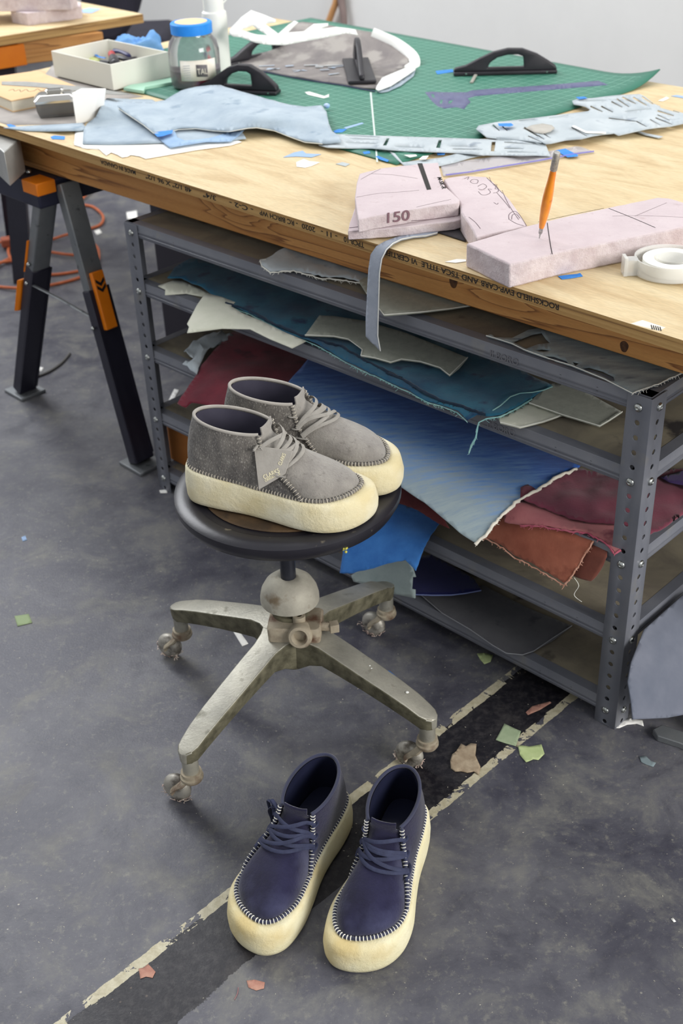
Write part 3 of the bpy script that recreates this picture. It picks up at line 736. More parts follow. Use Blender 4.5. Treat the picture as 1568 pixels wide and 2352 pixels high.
    for i in range(21):
        t = i/20; row = []
        for j in range(61):
            e_ = E(t); th = e_+(2*math.pi-2*e_)*j/60; row.append(SO(th, t, .07))
        rows.append(row)
    mb.loft(rows, cap=False, closed=False); mesh('quarter', mb, quar, sh, sharp=80, solid=.12)
    mb = MB(); rows = []
    for i in range(13):
        t = i/12*.985; row = []
        for j in range(49):
            e_ = .80; th = e_+(2*math.pi-2*e_)*j/48; row.append(SO(th, t, -.13))
        rows.append(row)
    mb.loft(rows, cap=False, closed=False)
    insole = [Vector((min(p.x, 6.6), Y(p.y), 2.52)) for p in offs(OUTC, lambda x, y: -.55)]; mb.loft([insole, [v-Vector((0, 0, .1)) for v in insole]])
    mesh('lining', mb, line_m, sh, sharp=80, recalc=False)
    # rolled collar binding
    e1 = E(1)-.02; cb = [SO(e1+(2*math.pi-2*e1)*j/60, 1, -.0)+Vector((0, 0, .02)) for j in range(61)]
    mesh('collar_binding', MB().tube(cb, .105, 10), bind_m, sh, sharp=80)
    # seam roll round the foot and facing rolls, stitches over them
    foot = [SO(2*math.pi*j/150, 0.0, .04)+Vector((0, 0, .06)) for j in range(150)]
    rb = MB(); rb.tube(foot, .11, 8, closed=True)
    fac = []
    for sg in (-1, 1):
        c_ = [SO(sg*E(t), t, .09) for t in [k/24 for k in range(25)]]; fac.append(c_); rb.tube(c_, .1, 8)
    mesh('rolled_seam', rb, bind_m if st_m is M_st_w else quar, sh, sharp=80)
    sb_ = MB()
    def stitches(path, spacing, up_fn, closed=False, r=.125, th=.032, a0=-20, a1=200):
        L = 0; nxt = spacing/2; n = len(path)
        for i in range(n if closed else n-1):
            a = path[i]; b = path[(i+1) % n]; l = (b-a).length
            while nxt < L+l:
                f = (nxt-L)/l; p = a.lerp(b, f); t = (b-a).normalized(); up = up_fn(p); up = (up-t*up.dot(t)).normalized(); sd = t.cross(up)
                sb_.tube([p+up*(r*math.sin(math.radians(q)))+sd*(r*math.cos(math.radians(q))) for q in range(a0, a1+1, 28)], th, 5, flat=.8)
                nxt += spacing
            L += l
    ctr = Vector((4.2, 0, 1.0))
    upf = lambda p: (Vector(((p.x-6)*.12, p.y*.25, 1.0))).normalized()
    stitches(foot, .2, upf, closed=True)
    for c_ in fac: stitches(c_, .2, lambda p: Vector((.55, p.y*.3, .8)))
    mesh('stitching', sb_, st_m, sh, sharp=60)
    # laces
    lb = MB(); rowsT = [.27, .52, .80]
    def eye(sg, t): return SO(sg*(E(t)+.10), t, .15)
    GR = [(th_, t_, S(th_, t_)) for t_ in [q/44 for q in range(8, 46)] for th_ in [-.95+1.9*k/44 for k in range(45)]]
    def over(x, y):
        c_ = sorted(GR, key=lambda q: (q[2].x-x)**2+(q[2].y-y)**2)[:4]; ws_ = [1/(((q[2].x-x)**2+(q[2].y-y)**2)+1e-4) for q in c_]
        z = sum(q[2].z*w for q, w in zip(c_, ws_))/sum(ws_); return z, Nn(c_[0][0], c_[0][1])
    def lace(a, b, lift, ta, tb):
        A_, B_ = S(a*(E(ta)+.03), ta), S(b*(E(tb)+.03), tb); pts = []; nm = []
        for k in range(13):
            f = k/12; q = A_.lerp(B_, f); cv = S((a*(E(ta)+.03))*(1-f)+(b*(E(tb)+.03))*f, ta+(tb-ta)*f); q = q.lerp(cv, .42); z, n_ = over(q.x, q.y); h = .1+.13*max(0, abs(2*f-1)-.6)/.4+lift*math.sin(math.pi*f)
            q = Vector((q.x, q.y, max(z, q.z)))+n_*h; pts.append(q); nm.append(Vector((n_.x, Y(n_.y), n_.z)))
        for _ in range(3): pts = [pts[0]]+[(pts[i-1]+pts[i]*2+pts[i+1])/4 for i in range(1, 12)]+[pts[-1]]
        lb.tube([Vector((q.x, Y(q.y), q.z)) for q in pts], .115, 8, flat=.26, up=nm)
    lace(-1, 1, .05, rowsT[0], rowsT[0]); lace(-1, 1, .10, rowsT[0]+.02, rowsT[1]); lace(1, -1, .15, rowsT[0]+.02, rowsT[1]); lace(-1, 1, .08, rowsT[1], rowsT[1])
    lace(-1, 1, .12, rowsT[1]+.03, rowsT[2]); lace(1, -1, .17, rowsT[1]+.03, rowsT[2]) if side < 0 else lace(1, -1, .08, rowsT[1]+.05, rowsT[1]+.02)
    for sg in (-1, 1):
        for t in rowsT:      # the lace wraps over the rolled edge and dives into its eyelet
            e_ = E(t); lb.tube([SO(sg*(e_-.05), t, .16), SO(sg*(e_+.04), t, .24), SO(sg*(e_+.12), t, .2), SO(sg*(e_+.17), t, .06)], .1, 8, flat=.4)
    lo = mesh('laces', lb, lace_m, sh, sharp=60)
    if lace_ends:
        le = MB()
        for pts, w in lace_ends:
            P_ = chain([SO(th, t, o)+Vector((0, 0, dz)) for th, t, o, dz in pts], 6); le.tube(P_, w, 8, flat=.35)
        mesh('lace_end', le, lace_m, lo, sharp=60)
    return sh, SO, E
PG = (M_suede_g, M_rough_g, M_crepe_g, M_line_g, M_lace_g, M_bind_g, M_st_g)
PB_ = (M_suede_b, M_suede_b, M_crepe_b, M_line_b, M_lace_b, M_bind_b, M_st_w)
def place(toe_px, heel_px, z, ztoe=1., zheel=1.):
    a = at(*toe_px, z+ztoe); b = at(*heel_px, z+zheel); d = a-b; ang = math.atan2(d.y, d.x)
    return a-Vector((math.cos(ang), math.sin(ang), 0))*12.2, ang
SH = {}
# grey pair on the stool
toe = at(858, 1158, SEATZ+1.0); L1 = math.radians(-20.5)
SH['gn'] = make_shoe('suede_shoe', 'grey hairy suede ankle shoe with hanging leather tag, nearer one on the stool', 'shoe', Vector((toe.x-11.75*math.cos(L1), toe.y-11.75*math.sin(L1)-.1, SEATZ+.02)), L1, -1, PG, 'grey suede shoes on the stool')
toe = at(919, 1092, SEATZ+1.0); L2 = math.radians(-19.5)
SH['gf'] = make_shoe('suede_shoe', 'grey suede ankle shoe without a tag, farther one on the stool', 'shoe', Vector((toe.x-11.75*math.cos(L2)+.2, toe.y-11.75*math.sin(L2)+.5, SEATZ+.02)), L2, 1, PG, 'grey suede shoes on the stool')
# navy pair on the floor
tl = at(575, 2180, .4); AL = math.radians(-116.5)
ends = [([(.82, .9, .25, 0), (.95, .8, .5, 0), (1.15, .62, .7, -.25), (1.25, .4, .55, -.4), (1.2, .2, .4, -.5)], .11), ([(.82, .9, .25, 0), (1.05, .85, .75, 0), (1.3, .62, .85, -.1), (1.38, .3, .6, -.3)], .1), ([(.75, .92, .2, 0), (.95, .95, .6, 0), (1.1, .8, .5, -.2), (.9, .7, .3, -.2)], .11)]
SH['bl'] = make_shoe('suede_shoe', 'navy suede ankle shoe with white stitching, left one on the floor, lace ends hanging', 'shoe', Vector((tl.x-11.7*math.cos(AL)-.1, tl.y-11.7*math.sin(AL), .01)), AL, -1, PB_, 'navy suede shoes on the floor', ends)
tr = at(818, 2232, .4); AR = math.radians(-110.5)
SH['br'] = make_shoe('suede_shoe', 'navy suede ankle shoe with white stitching, right one on the floor', 'shoe', Vector((tr.x-11.7*math.cos(AR)-.35, tr.y-11.7*math.sin(AR)+.1, .01)), AR, 1, PB_, 'navy suede shoes on the floor')
# hang tag of the nearer grey shoe
gs, SO, E_ = SH['gn']; GM = ORIG[gs.name]
# side=-1 mirrors y: the viewer's side of this shoe is at negative local y
pc = GM @ SO(.62, .55, .32); pn = ((GM @ SO(.62, .55, 1.4))-pc).normalized(); pn = (pn+Vector((0, -.5, .2))).normalized()
tagv = [at_plane(px, py, pc, pn) for px, py in ((583, 1029), (600, 1026), (672, 1035), (655, 1088), (640, 1098), (594, 1125))]
mb = MB(); mb.loft([tagv, [v-pn*.07 for v in tagv]])
htag = mesh('leather_hang_tag', mb, mat('grey_tag_leather', (158, 153, 145), (170, 165, 157), 50, .85, bump=.3, bscale=300), gs, world=True, bevel=.02)
def px_text(name, body, a, b, upx, size, plane, pn, m, parent, th=.01, bold=.004):
    p, q, r = at_plane(*a, plane, pn), at_plane(*b, plane, pn), at_plane(*upx, plane, pn); w = (q-p).length
    cu = bpy.data.curves.new('m', 'FONT'); cu.body = body; cu.size = size; ob = bpy.data.objects.new('m', cu); COL.objects.link(ob)
    bpy.context.view_layer.update(); wid = max(ob.dimensions.x, .01); bpy.data.objects.remove(ob)
    return text_mesh(name, body, size, basis(p, q-p, r-p), m, parent, extrude=th, sx=w/wid, bold=bold)
M_gold = mat('pale_gold_stamp', (232, 224, 190), rough=.4)
pf = pc+pn*.015
px_text('stamped_lettering', 'CLARKS', (606, 1101), (642, 1084), (598, 1086), .34, pf, pn, M_gold, htag)
px_text('stamped_lettering', 'ORIGINALS', (609, 1107), (643, 1090), (601, 1092), .2, pf, pn, M_gold, htag)
px_text('stamped_lettering', 'CLARKS', (645, 1070), (656, 1044), (638, 1064), .3, pf, pn, M_gold, htag)
mb = MB(); mb.tube(chain([GM @ SO(.8, .86, .2), GM @ SO(.9, .8, .6), tagv[0]+pn*.1+(tagv[3]-tagv[0])*.05, tagv[0]-pn*.12+(tagv[3]-tagv[0])*.1, GM @ SO(.7, .8, .3)], 6), .09, 8, flat=.5)
mesh('tag_loop', mb, M_lace_g, htag, world=True, sharp=60)

# ------------------------------------------------------------------ leather and cloth on the shelf tiers
def leather(name, a, b, sc=12, st=(1, 1, 1), c3=None, bump=.35, bs=220, rough=.85, s3=20, ramp=(.35, .65)): return mat(name, a, b, sc, rough, bump=bump, bscale=bs, stretch=st, c3=c3, s3=s3, sheen=.15, ramp=ramp, spec=.25)
M_pale = leather('pale_grey_leather', (166, 176, 182), (184, 192, 196), c3=(146, 156, 166))
M_green = leather('grey_green_felt', (150, 154, 142), (166, 169, 156), 60)
M_cream = leather('cream_sheet', (202, 204, 186), (214, 214, 198), 20)
M_bluegrey = leather('blue_grey_leather', (146, 162, 176), (166, 180, 190), 16, c3=(132, 150, 166))
M_teal = leather('teal_dyed_wool', (20, 66, 98), (38, 104, 128), 9, (1, 1, 1), (14, 46, 84), .5, 260)
M_teald = leather('dark_teal_wool', (12, 30, 50), (18, 44, 66), 12)
M_maroon = leather('maroon_suede', (88, 20, 36), (114, 28, 46), 14, c3=(76, 18, 34))
M_burg = leather('burgundy_suede', (92, 38, 56), (118, 56, 72), 8, c3=(72, 30, 48), s3=12)
M_pinkish = leather('faded_rose_suede', (150, 86, 92), (176, 112, 112), 8, c3=(120, 56, 70))
M_rust = leather('rust_brown_suede', (134, 72, 54), (164, 98, 76), 9, c3=(112, 56, 42), s3=12)
M_brown = leather('brown_suede', (100, 54, 44), (126, 72, 58), 9)
M_blue = leather('bright_blue_suede', (38, 98, 168), (58, 120, 190), 16, c3=(30, 80, 150))
M_navy = leather('deep_navy_hide', (18, 22, 74), (26, 30, 88), 12)
M_hide = leather('dark_grey_hide', (70, 70, 76), (88, 88, 92), 8, c3=(60, 60, 68))
M_cutl = leather('brushed_grey_leather', (112, 124, 130), (158, 170, 172), 10, (1, 3.5, 1), c3=(84, 92, 106), s3=14, bump=.5)
M_edge = mat('pale_raw_edge', (214, 214, 204), (226, 226, 218), 60, .9)
M_wine = leather('dark_wine_leather', (70, 24, 28), (92, 36, 36), 10)
M_orange_b = mat('orange_brown_card', (150, 92, 40), (164, 104, 50), 14, .8)
# denim dyed in a gradient across the sheet
def denim_material():
    m = bpy.data.materials.new('dip_dyed_denim'); m.use_nodes = True; nt = m.node_tree; N = nt.nodes; L = nt.links; b = N['Principled BSDF']
    b.inputs['Roughness'].default_value = .85; b.inputs['Sheen Weight'].default_value = .2
    tc = N.new('ShaderNodeTexCoord'); sx = N.new('ShaderNodeVectorMath'); sx.operation = 'DOT_PRODUCT'; L.new(tc.outputs['Object'], sx.inputs[0]); sx.inputs[1].default_value = (-SN.x, -SN.y, -.7)
    mp = N.new('ShaderNodeMapping'); mp.inputs['Rotation'].default_value = (0, 0, -.5); mp.inputs['Scale'].default_value = (5, 30, 8); L.new(tc.outputs['Object'], mp.inputs['Vector'])
    n = N.new('ShaderNodeTexNoise'); n.inputs['Scale'].default_value = 3.2; n.inputs['Detail'].default_value = 9; n.inputs['Roughness'].default_value = .7; L.new(mp.outputs['Vector'], n.inputs['Vector'])
    a = N.new('ShaderNodeMath'); a.operation = 'MULTIPLY_ADD'; L.new(n.outputs['Fac'], a.inputs[0]); a.inputs[1].default_value = .34; L.new(sx.outputs['Value'], a.inputs[2])
    mr = N.new('ShaderNodeMapRange'); L.new(a.outputs[0], mr.inputs['Value']); mr.inputs['From Min'].default_value = .04; mr.inputs['From Max'].default_value = .32
    r = N.new('ShaderNodeValToRGB'); e = r.color_ramp.elements; e[0].position = 0; e[0].color = (*lin((34, 86, 170)), 1); e[1].position = 1; e[1].color = (*lin((156, 172, 176)), 1)
    for p_, c_ in ((.2, (52, 108, 192)), (.4, (92, 142, 204)), (.6, (122, 154, 192)), (.8, (142, 160, 172))): k = e.new(p_); k.color = (*lin(c_), 1)
    L.new(mr.outputs['Result'], r.inputs['Fac']); L.new(r.outputs['Color'], b.inputs['Base Color'])
    n2 = N.new('ShaderNodeTexNoise'); n2.inputs['Scale'].default_value = 60; n2.inputs['Detail'].default_value = 6; L.new(mp.outputs['Vector'], n2.inputs['Vector'])
    bp = N.new('ShaderNodeBump'); bp.inputs['Strength'].default_value = .3; bp.inputs['Distance'].default_value = .002; L.new(n2.outputs['Fac'], bp.inputs['Height']); L.new(bp.outputs['Normal'], b.inputs['Normal'])
    return m
M_denim = denim_material()
OUTS = -SN
def tier(i, lift, tail=((1.2, -.25), (3, -1.0), (6, -3.2))):
    z = BZ[i]+.86+lift
    return profile(SL, OUTS, [(-18, z), (-.4, z), (.35, z-.03)]+[(s, z+d) for s, d in tail])
flatT = ((2, -.05), (5, -.3), (9, -1)); hang = ((.7, -.6), (1.1, -2.2), (1.6, -5)); drape = ((1.2, -.4), (2.6, -1.8), (4.2, -4.2), (5.2, -7))
def edge_strip(name, pts, surf, w, m, parent, jit=0., n=1, seed=0):
    """raw or frayed edge along a cut, child of its sheet"""
    r = random.Random(seed); mb = MB(); P = []
    for a, b in zip(pts[:-1], pts[1:]):
        L = math.dist(a, b); k = max(1, int(L/7))
        for q in range(k): P.append((a[0]+(b[0]-a[0])*q/k+r.uniform(-jit, jit), a[1]+(b[1]-a[1])*q/k+r.uniform(-jit, jit)))
    P.append(pts[-1]); V = [surf(*p)+Vector((0, 0, .03)) for p in P]
    mb.tube(V, [w*r.uniform(.7, 1.2) for _ in V] if jit else w, 6)
    if jit:
        for k in range(int(len(V)*3.5)):
            p = r.choice(V); q_ = r.uniform(.3, 1.)**2; mb.tube([p, p+Vector((r.uniform(-.1, .1), r.uniform(-.16, .0), r.uniform(-.12, .05)))*q_, p+Vector((r.uniform(-.2, .2), r.uniform(-.3, 0), r.uniform(-.2, 0)))*q_], .014, 4)
    return mesh(name, mb, m, parent, world=True, sharp=70)
# top tier
t0 = tier(0, .12, flatT)
o_ = zE([(690, 262), (720, 255), (835, 196), (870, 186), (1020, 176), (1220, 250), (1300, 330), (1230, 380), (1180, 372), (1090, 355), (1000, 350), (905, 325), (860, 310), (800, 315), (740, 320), (700, 290)])
c = cloth('leather_scrap', 'pale blue-grey leather with frayed edge on the shelf top, left of the hanging strap', 'leather', o_, t0, M_pale, jit=1.2, wr=.35, wsc=.5, seed=2, th=.08)
edge_strip('frayed_edge', zE([(1230, 380), (1180, 372), (1090, 355), (1000, 350), (905, 325), (860, 310), (800, 315), (740, 320), (700, 290), (690, 262), (720, 255)]), tier(0, .2, flatT), .05, M_edge, c, 1.5)
c = cloth('leather_scrap', 'grey-green pointed felt sheet on the shelf top behind the hanging strap', 'leather', zD([(180, 500), (255, 620), (328, 712), (480, 700), (610, 685), (690, 672), (720, 640), (600, 560), (400, 480), (250, 450)]), tier(0, .3, flatT), M_green, seed=3, th=.1, wr=.05)
edge_strip('cut_edge', zD([(255, 620), (328, 712), (480, 700), (610, 685), (690, 672)]), tier(0, .36, flatT), .035, M_edge, c)
o_ = zF([(567, 158), (595, 148), (610, 165), (700, 170), (780, 130), (850, 118), (1000, 130), (1300, 200), (1568, 262), (1640, 280), (1640, 300), (1568, 345), (1440, 405), (1310, 452), (1170, 380), (1000, 310), (900, 280), (760, 230), (700, 200), (640, 180)])
hl = [zF([(700, 190), (800, 150), (850, 142), (870, 170), (895, 195), (830, 202), (770, 225)]), zF([(812, 232), (850, 224), (905, 232), (860, 241)]), zF([(860, 258), (910, 262), (975, 285), (990, 302), (900, 281)]), zF([(1005, 290), (1045, 298), (1020, 312)]), zF([(1055, 322), (1090, 318), (1160, 338), (1215, 365), (1222, 390), (1200, 390), (1150, 360), (1075, 335)])]
c = cloth('leather_offcut', 'brushed grey leather offcut with ragged cut-out holes on the right of the shelf top', 'leather', o_, tier(0, .12, flatT), M_cutl, holes=hl, seed=4, th=.09, wr=.06)
edge_strip('cut_edge', zF([(567, 158), (640, 180), (700, 200), (760, 230), (900, 280), (1000, 310), (1170, 380), (1310, 452)]), tier(0, .17, flatT), .03, M_edge, c)
edge_strip('frayed_edge', zF([(1310, 452), (1440, 405), (1568, 345)]), tier(0, .17, flatT), .04, M_edge, c, 1.0)
# second tier
c = cloth('leather_scrap', 'small cream felt pieces at the left end of the second shelf under the teal wool', 'felt', zE([(180, 385), (260, 357), (300, 360), (440, 425), (400, 438), (320, 422), (300, 424), (215, 430), (217, 403)]), tier(1, .1, flatT), M_cream, seed=5, wr=.04)
o_ = zE([(228, 352), (262, 295), (340, 262), (420, 262), (1000, 440), (1568, 640)])+zF([(300, 170), (870, 400), (902, 418), (862, 440), (800, 480), (720, 530), (640, 570), (570, 578), (520, 570), (470, 598), (420, 550), (340, 520), (270, 500), (180, 450), (90, 410), (0, 365)])+zE([(1240, 830), (1120, 770), (1000, 700), (920, 662), (850, 640), (740, 580), (640, 530), (560, 500), (520, 480), (400, 400), (300, 360)])
tw = cloth('wool_cloth', 'long teal-blue dyed wool cloth with folded hem spread along the second shelf', 'fabric', o_, tier(1, .25, ((1.2, -.12), (3, -.9), (5, -2.2))), M_teal, seed=6, wr=.35, wsc=.3, th=.1, jit=.5)
edge_strip('folded_hem', zE([(520, 470), (640, 512), (760, 575), (900, 635), (1100, 690), (1200, 750), (1400, 850)])+zF([(60, 345), (160, 390), (240, 440), (340, 490), (450, 520), (560, 560)]), tier(1, .5, ((1.2, -.12), (3, -.9), (5, -2.2))), .1, M_teald, tw, 1.0, seed=3)
edge_strip('pale_selvedge', zE([(560, 500), (640, 530), (740, 580), (850, 640), (920, 662), (1000, 700), (1120, 770), (1240, 830)])+zF([(0, 365), (90, 410), (180, 450), (270, 500), (340, 520), (420, 550), (470, 598)]), tier(1, .3, ((1.2, -.12), (3, -.9), (5, -2.2))), .035, mat('pale_teal_edge', (120, 170, 172), (150, 190, 184), 40, .9), tw, .6, seed=4)
edge_strip('pale_selvedge', zF([(905, 418), (860, 436), (800, 448), (740, 452), (690, 470), (640, 515), (600, 540)]), tier(1, .45, ((1.2, -.12), (3, -.9), (5, -2.2))), .04, MATS['pale_teal_edge'], tw)
edge_strip('hanging_selvedge', zF([(800, 482), (720, 532), (640, 572), (568, 582), (530, 600), (520, 640), (515, 680), (492, 720), (480, 755)]), tier(1, .3, ((1.2, -.2), (2, -1.2), (2.6, -4))), .06, MATS['pale_teal_edge'], tw, .3, seed=5)
ws = cloth('leather_sheet', 'cream white sheet fanning out over the edge of the second shelf', 'leather', zE([(325, 620), (335, 590), (325, 575), (375, 480), (410, 430), (440, 425), (500, 440), (566, 466), (545, 486), (600, 520), (700, 560), (800, 610), (920, 660), (850, 695), (740, 650), (640, 600), (500, 597)]), tier(1, .5, ((1.2, .0), (3, -.5), (5, -1.4))), M_cream, seed=7, th=.06)
c = cloth('leather_sheet', 'grey felt sheet with scalloped edge lying on the teal wool behind the strap', 'leather', zD([(0, 795), (60, 712), (120, 715), (250, 735), (420, 785), (675, 888), (640, 930), (600, 962), (560, 930), (480, 905), (400, 895), (355, 908), (290, 890), (232, 880), (238, 855), (215, 830), (180, 812), (120, 800)]), tier(1, .85, ((1.2, -.02), (3, -.6), (5, -1.8))), M_green, seed=8, th=.08)
edge_strip('cut_edge', zD([(0, 795), (120, 800), (180, 812), (238, 855), (232, 880), (290, 890), (355, 908), (400, 895), (480, 905), (560, 930), (600, 962), (675, 888)]), tier(1, .9, ((1.2, -.02), (3, -.6), (5, -1.8))), .035, M_edge, c)
c = cloth('leather_sheet', 'pale triangular felt piece at the front of the second shelf near the right post', 'leather', zF([(630, 575), (700, 540), (790, 490), (960, 560), (860, 595), (740, 625), (640, 600)]), tier(1, .15, flatT), M_cream, seed=9, th=.08)
edge_strip('cut_edge', zF([(640, 600), (740, 625), (860, 595), (960, 560)]), tier(1, .2, flatT), .035, M_edge, c)
c = cloth('leather_sheet', 'grey textured sheet reaching towards the right post on the second shelf', 'leather', zF([(785, 500), (880, 400), (1000, 400), (1260, 545), (1200, 585), (1145, 618), (960, 562)]), tier(1, .35, flatT), M_green, seed=10, th=.08)
edge_strip('cut_edge', zF([(785, 500), (960, 562), (1145, 618), (1200, 585), (1260, 545)]), tier(1, .42, flatT), .035, M_edge, c)
# third tier
c = cloth('leather_scrap', 'crumpled pale blue-grey leather scrap at the left end of the third shelf', 'leather', zE([(310, 735), (360, 690), (440, 640), (500, 632), (560, 660), (430, 740), (400, 780), (375, 840), (330, 815), (305, 800), (360, 765)]), tier(2, .15, flatT), M_pale, jit=1.5, wr=.9, wsc=.9, seed=11)
mr_ = cloth('suede_hide', 'dark maroon suede hide draped over the left of the third shelf behind the grey shoes', 'leather', zE([(278, 988), (300, 950), (330, 905), (400, 790), (470, 710), (560, 620), (700, 640), (1020, 790), (980, 830), (820, 900), (700, 960), (500, 1010), (400, 990), (350, 985), (320, 1008)]), tier(2, .35, ((1.5, -.3), (3.5, -1.4), (6, -4))), M_maroon, jit=1., wr=.4, seed=12, th=.08)
bd = cloth('denim_sheet', 'large dip-dyed blue denim sheet hanging off the third shelf with frayed right edge', 'fabric', [(640, 905), (690, 850), (735, 795), (870, 850), (1000, 905), (1180, 985), (1345, 1050), (1330, 1076), (1285, 1093), (1244, 1120), (1194, 1147), (1149, 1188), (1113, 1233), (1092, 1252), (1054, 1228), (1013, 1192), (973, 1156), (930, 1128), (900, 1110), (800, 1060), (700, 980)], tier(2, .55, ((1.5, -.15), (3.5, -1.0), (6, -3.0), (7.5, -5.0))), M_denim, wr=.25, wsc=.18, seed=13, th=.09, step=13)
edge_strip('frayed_edge', [(1092, 1250), (1113, 1233), (1149, 1188), (1194, 1147), (1244, 1120), (1285, 1093), (1325, 1078)], tier(2, .7, ((1.5, -.15), (3.5, -1.0), (6, -3.0), (7.5, -5.0))), .12, mat('white_fray', (226, 220, 204), (200, 196, 184), 70, .95), bd, 2.0, seed=8)
cloth('leather_strip', 'dark wine red leather edge showing under the blue denim beside the stool', 'leather', [(900, 1100), (960, 1140), (1012, 1180), (1032, 1214), (1005, 1202), (960, 1172), (905, 1152)], tier(2, -.15, ((1.2, -.5), (3, -2.6), (4.5, -4.8))), M_wine, jit=.8, seed=14)
bu = cloth('suede_hide', 'folded burgundy suede at the right of the third shelf', 'leather', zF([(990, 830), (1100, 850), (1300, 880), (1500, 850), (1640, 840), (1640, 1030), (1568, 1078), (1450, 1170), (1385, 1192), (1310, 1150), (1250, 1135), (1180, 1130), (1000, 1100), (900, 1060), (740, 1010), (740, 960), (850, 900)]), tier(2, .25, ((1, -.2), (2.4, -1.5), (3.5, -3.5))), M_burg, wr=.5, wsc=.35, seed=15, jit=1., th=.12)
cloth('suede_hide', 'purple suede corner on the burgundy hide behind the right post', 'leather', zF([(1455, 880), (1568, 845), (1640, 830), (1640, 950), (1568, 918), (1500, 905)]), tier(2, .8, flatT), leather('purple_suede', (56, 40, 86), (70, 52, 100), 12), seed=16, wr=.1)
pk = cloth('suede_hide', 'faded rose suede folded under the burgundy hide, frayed corner by the right post', 'leather', zF([(720, 1000), (800, 1000), (900, 1050), (1050, 1100), (1240, 1120), (1250, 1250), (1222, 1272), (1170, 1210), (1080, 1165), (960, 1150), (850, 1130), (740, 1125), (660, 1115), (650, 1060)]), tier(2, .08, ((.8, -.5), (1.8, -2.0), (2.6, -4))), M_pinkish, wr=.3, seed=17, jit=1.2, th=.1)
edge_strip('frayed_edge', zF([(740, 1125), (850, 1130), (960, 1150), (1080, 1165), (1170, 1210), (1222, 1272), (1250, 1250)]), tier(2, .2, ((.8, -.5), (1.8, -2.0), (2.6, -4))), .07, mat('rose_fray', (150, 60, 84), (176, 96, 110), 70, .95), pk, 1.5, seed=9)
br_ = cloth('suede_hide', 'rust brown suede panel hanging below the burgundy hide', 'leather', zF([(560, 1190), (590, 1130), (640, 1090), (760, 1090), (900, 1120), (1000, 1140), (1115, 1200), (1090, 1250), (1060, 1290), (1010, 1375), (960, 1430), (900, 1390), (860, 1365), (780, 1320), (700, 1280), (640, 1230)]), tier(2, -.25, ((.5, -.6), (1.2, -2.4), (1.8, -5.5))), M_rust, wr=.3, wsc=.4, seed=18, jit=1., th=.1)
edge_strip('frayed_edge', zF([(560, 1190), (640, 1232), (700, 1282), (780, 1322), (860, 1367), (900, 1392), (960, 1432), (1010, 1375), (1060, 1290), (1112, 1205)]), tier(2, -.15, ((.5, -.6), (1.2, -2.4), (1.8, -5.5))), .05, mat('rust_fray', (186, 132, 108), (206, 160, 140), 70, .95), br_, 1.4, seed=10)
cloth('suede_hide', 'narrow dark brown suede piece behind the rust brown panel', 'leather', zF([(1060, 1180), (1110, 1200), (1185, 1250), (1172, 1300), (1160, 1330), (1125, 1385), (1100, 1410), (1050, 1400), (1005, 1382), (1040, 1290)]), tier(2, -.45, ((.3, -.6), (.8, -2.4), (1.2, -5.5))), M_brown, wr=.1, seed=19, jit=1., th=.1)
mb = MB(); sfx = tier(2, -.3, ((.5, -.6), (1.2, -2.4), (1.8, -5.5)))
mb.tube(chain([sfx(*p) for p in zJ([(1095, 335), (1115, 370), (1095, 410), (1128, 440)])], 5), .02, 5); mesh('loose_thread', mb, M_edge, br_, world=True)
# fourth tier
bs = cloth('suede_hide', 'bright blue suede hanging off the fourth shelf behind the stool seat', 'leather', zJ([(75, 322), (85, 260), (90, 225), (150, 180), (250, 100), (330, 10), (520, 95), (470, 160), (440, 215), (405, 312), (385, 290), (360, 262), (250, 290), (120, 326)]), tier(3, .3, ((1.2, -.3), (2.8, -1.6), (4.5, -4))), M_blue, jit=.8, wr=.3, seed=20, th=.09)
ps = cloth('leather_sheet', 'pale grey-green notched leather sheet hanging under the bright blue suede', 'leather', zJ([(125, 325), (190, 285), (290, 240), (362, 240), (395, 300), (405, 332), (392, 332), (388, 385), (403, 388), (403, 425), (280, 400), (170, 362), (135, 352)]), tier(3, .05, ((.5, -.5), (.9, -2.), (1.2, -5))), leather('pale_sage_leather', (150, 166, 166), (170, 184, 182), 16), seed=21, th=.07)
nv = cloth('leather_hide', 'deep navy hide on the bottom shelf behind the pale leather sheet', 'leather', zJ([(350, 250), (480, 240), (660, 340), (690, 392), (620, 405), (540, 412), (405, 410), (360, 380)]), tier(4, .9, ((1, -.1), (3, -.5))), M_navy, seed=22, wr=.2)
edge_strip('cut_edge', zJ([(405, 410), (480, 413), (560, 412), (620, 405), (690, 392)]), tier(4, 1.05, ((1, -.1), (3, -.5))), .05, mat('light_navy_edge', (110, 122, 168), rough=.8), nv)
gh = cloth('leather_hide', 'dark grey hide with rounded corner on the bottom shelf', 'leather', zJ([(380, 400), (500, 380), (700, 370), (900, 470), (1085, 545), (1000, 610), (920, 655), (870, 672), (800, 665), (740, 630), (640, 560), (520, 490), (430, 412)]), tier(4, .12, flatT), M_hide, seed=23, wr=.06)
edge_strip('cut_edge', zJ([(430, 412), (520, 490), (640, 560), (740, 630), (800, 665), (870, 672), (920, 655), (1000, 600), (1085, 545)]), tier(4, .2, flatT), .035, mat('grey_cut_edge', (140, 142, 146), rough=.8), gh)
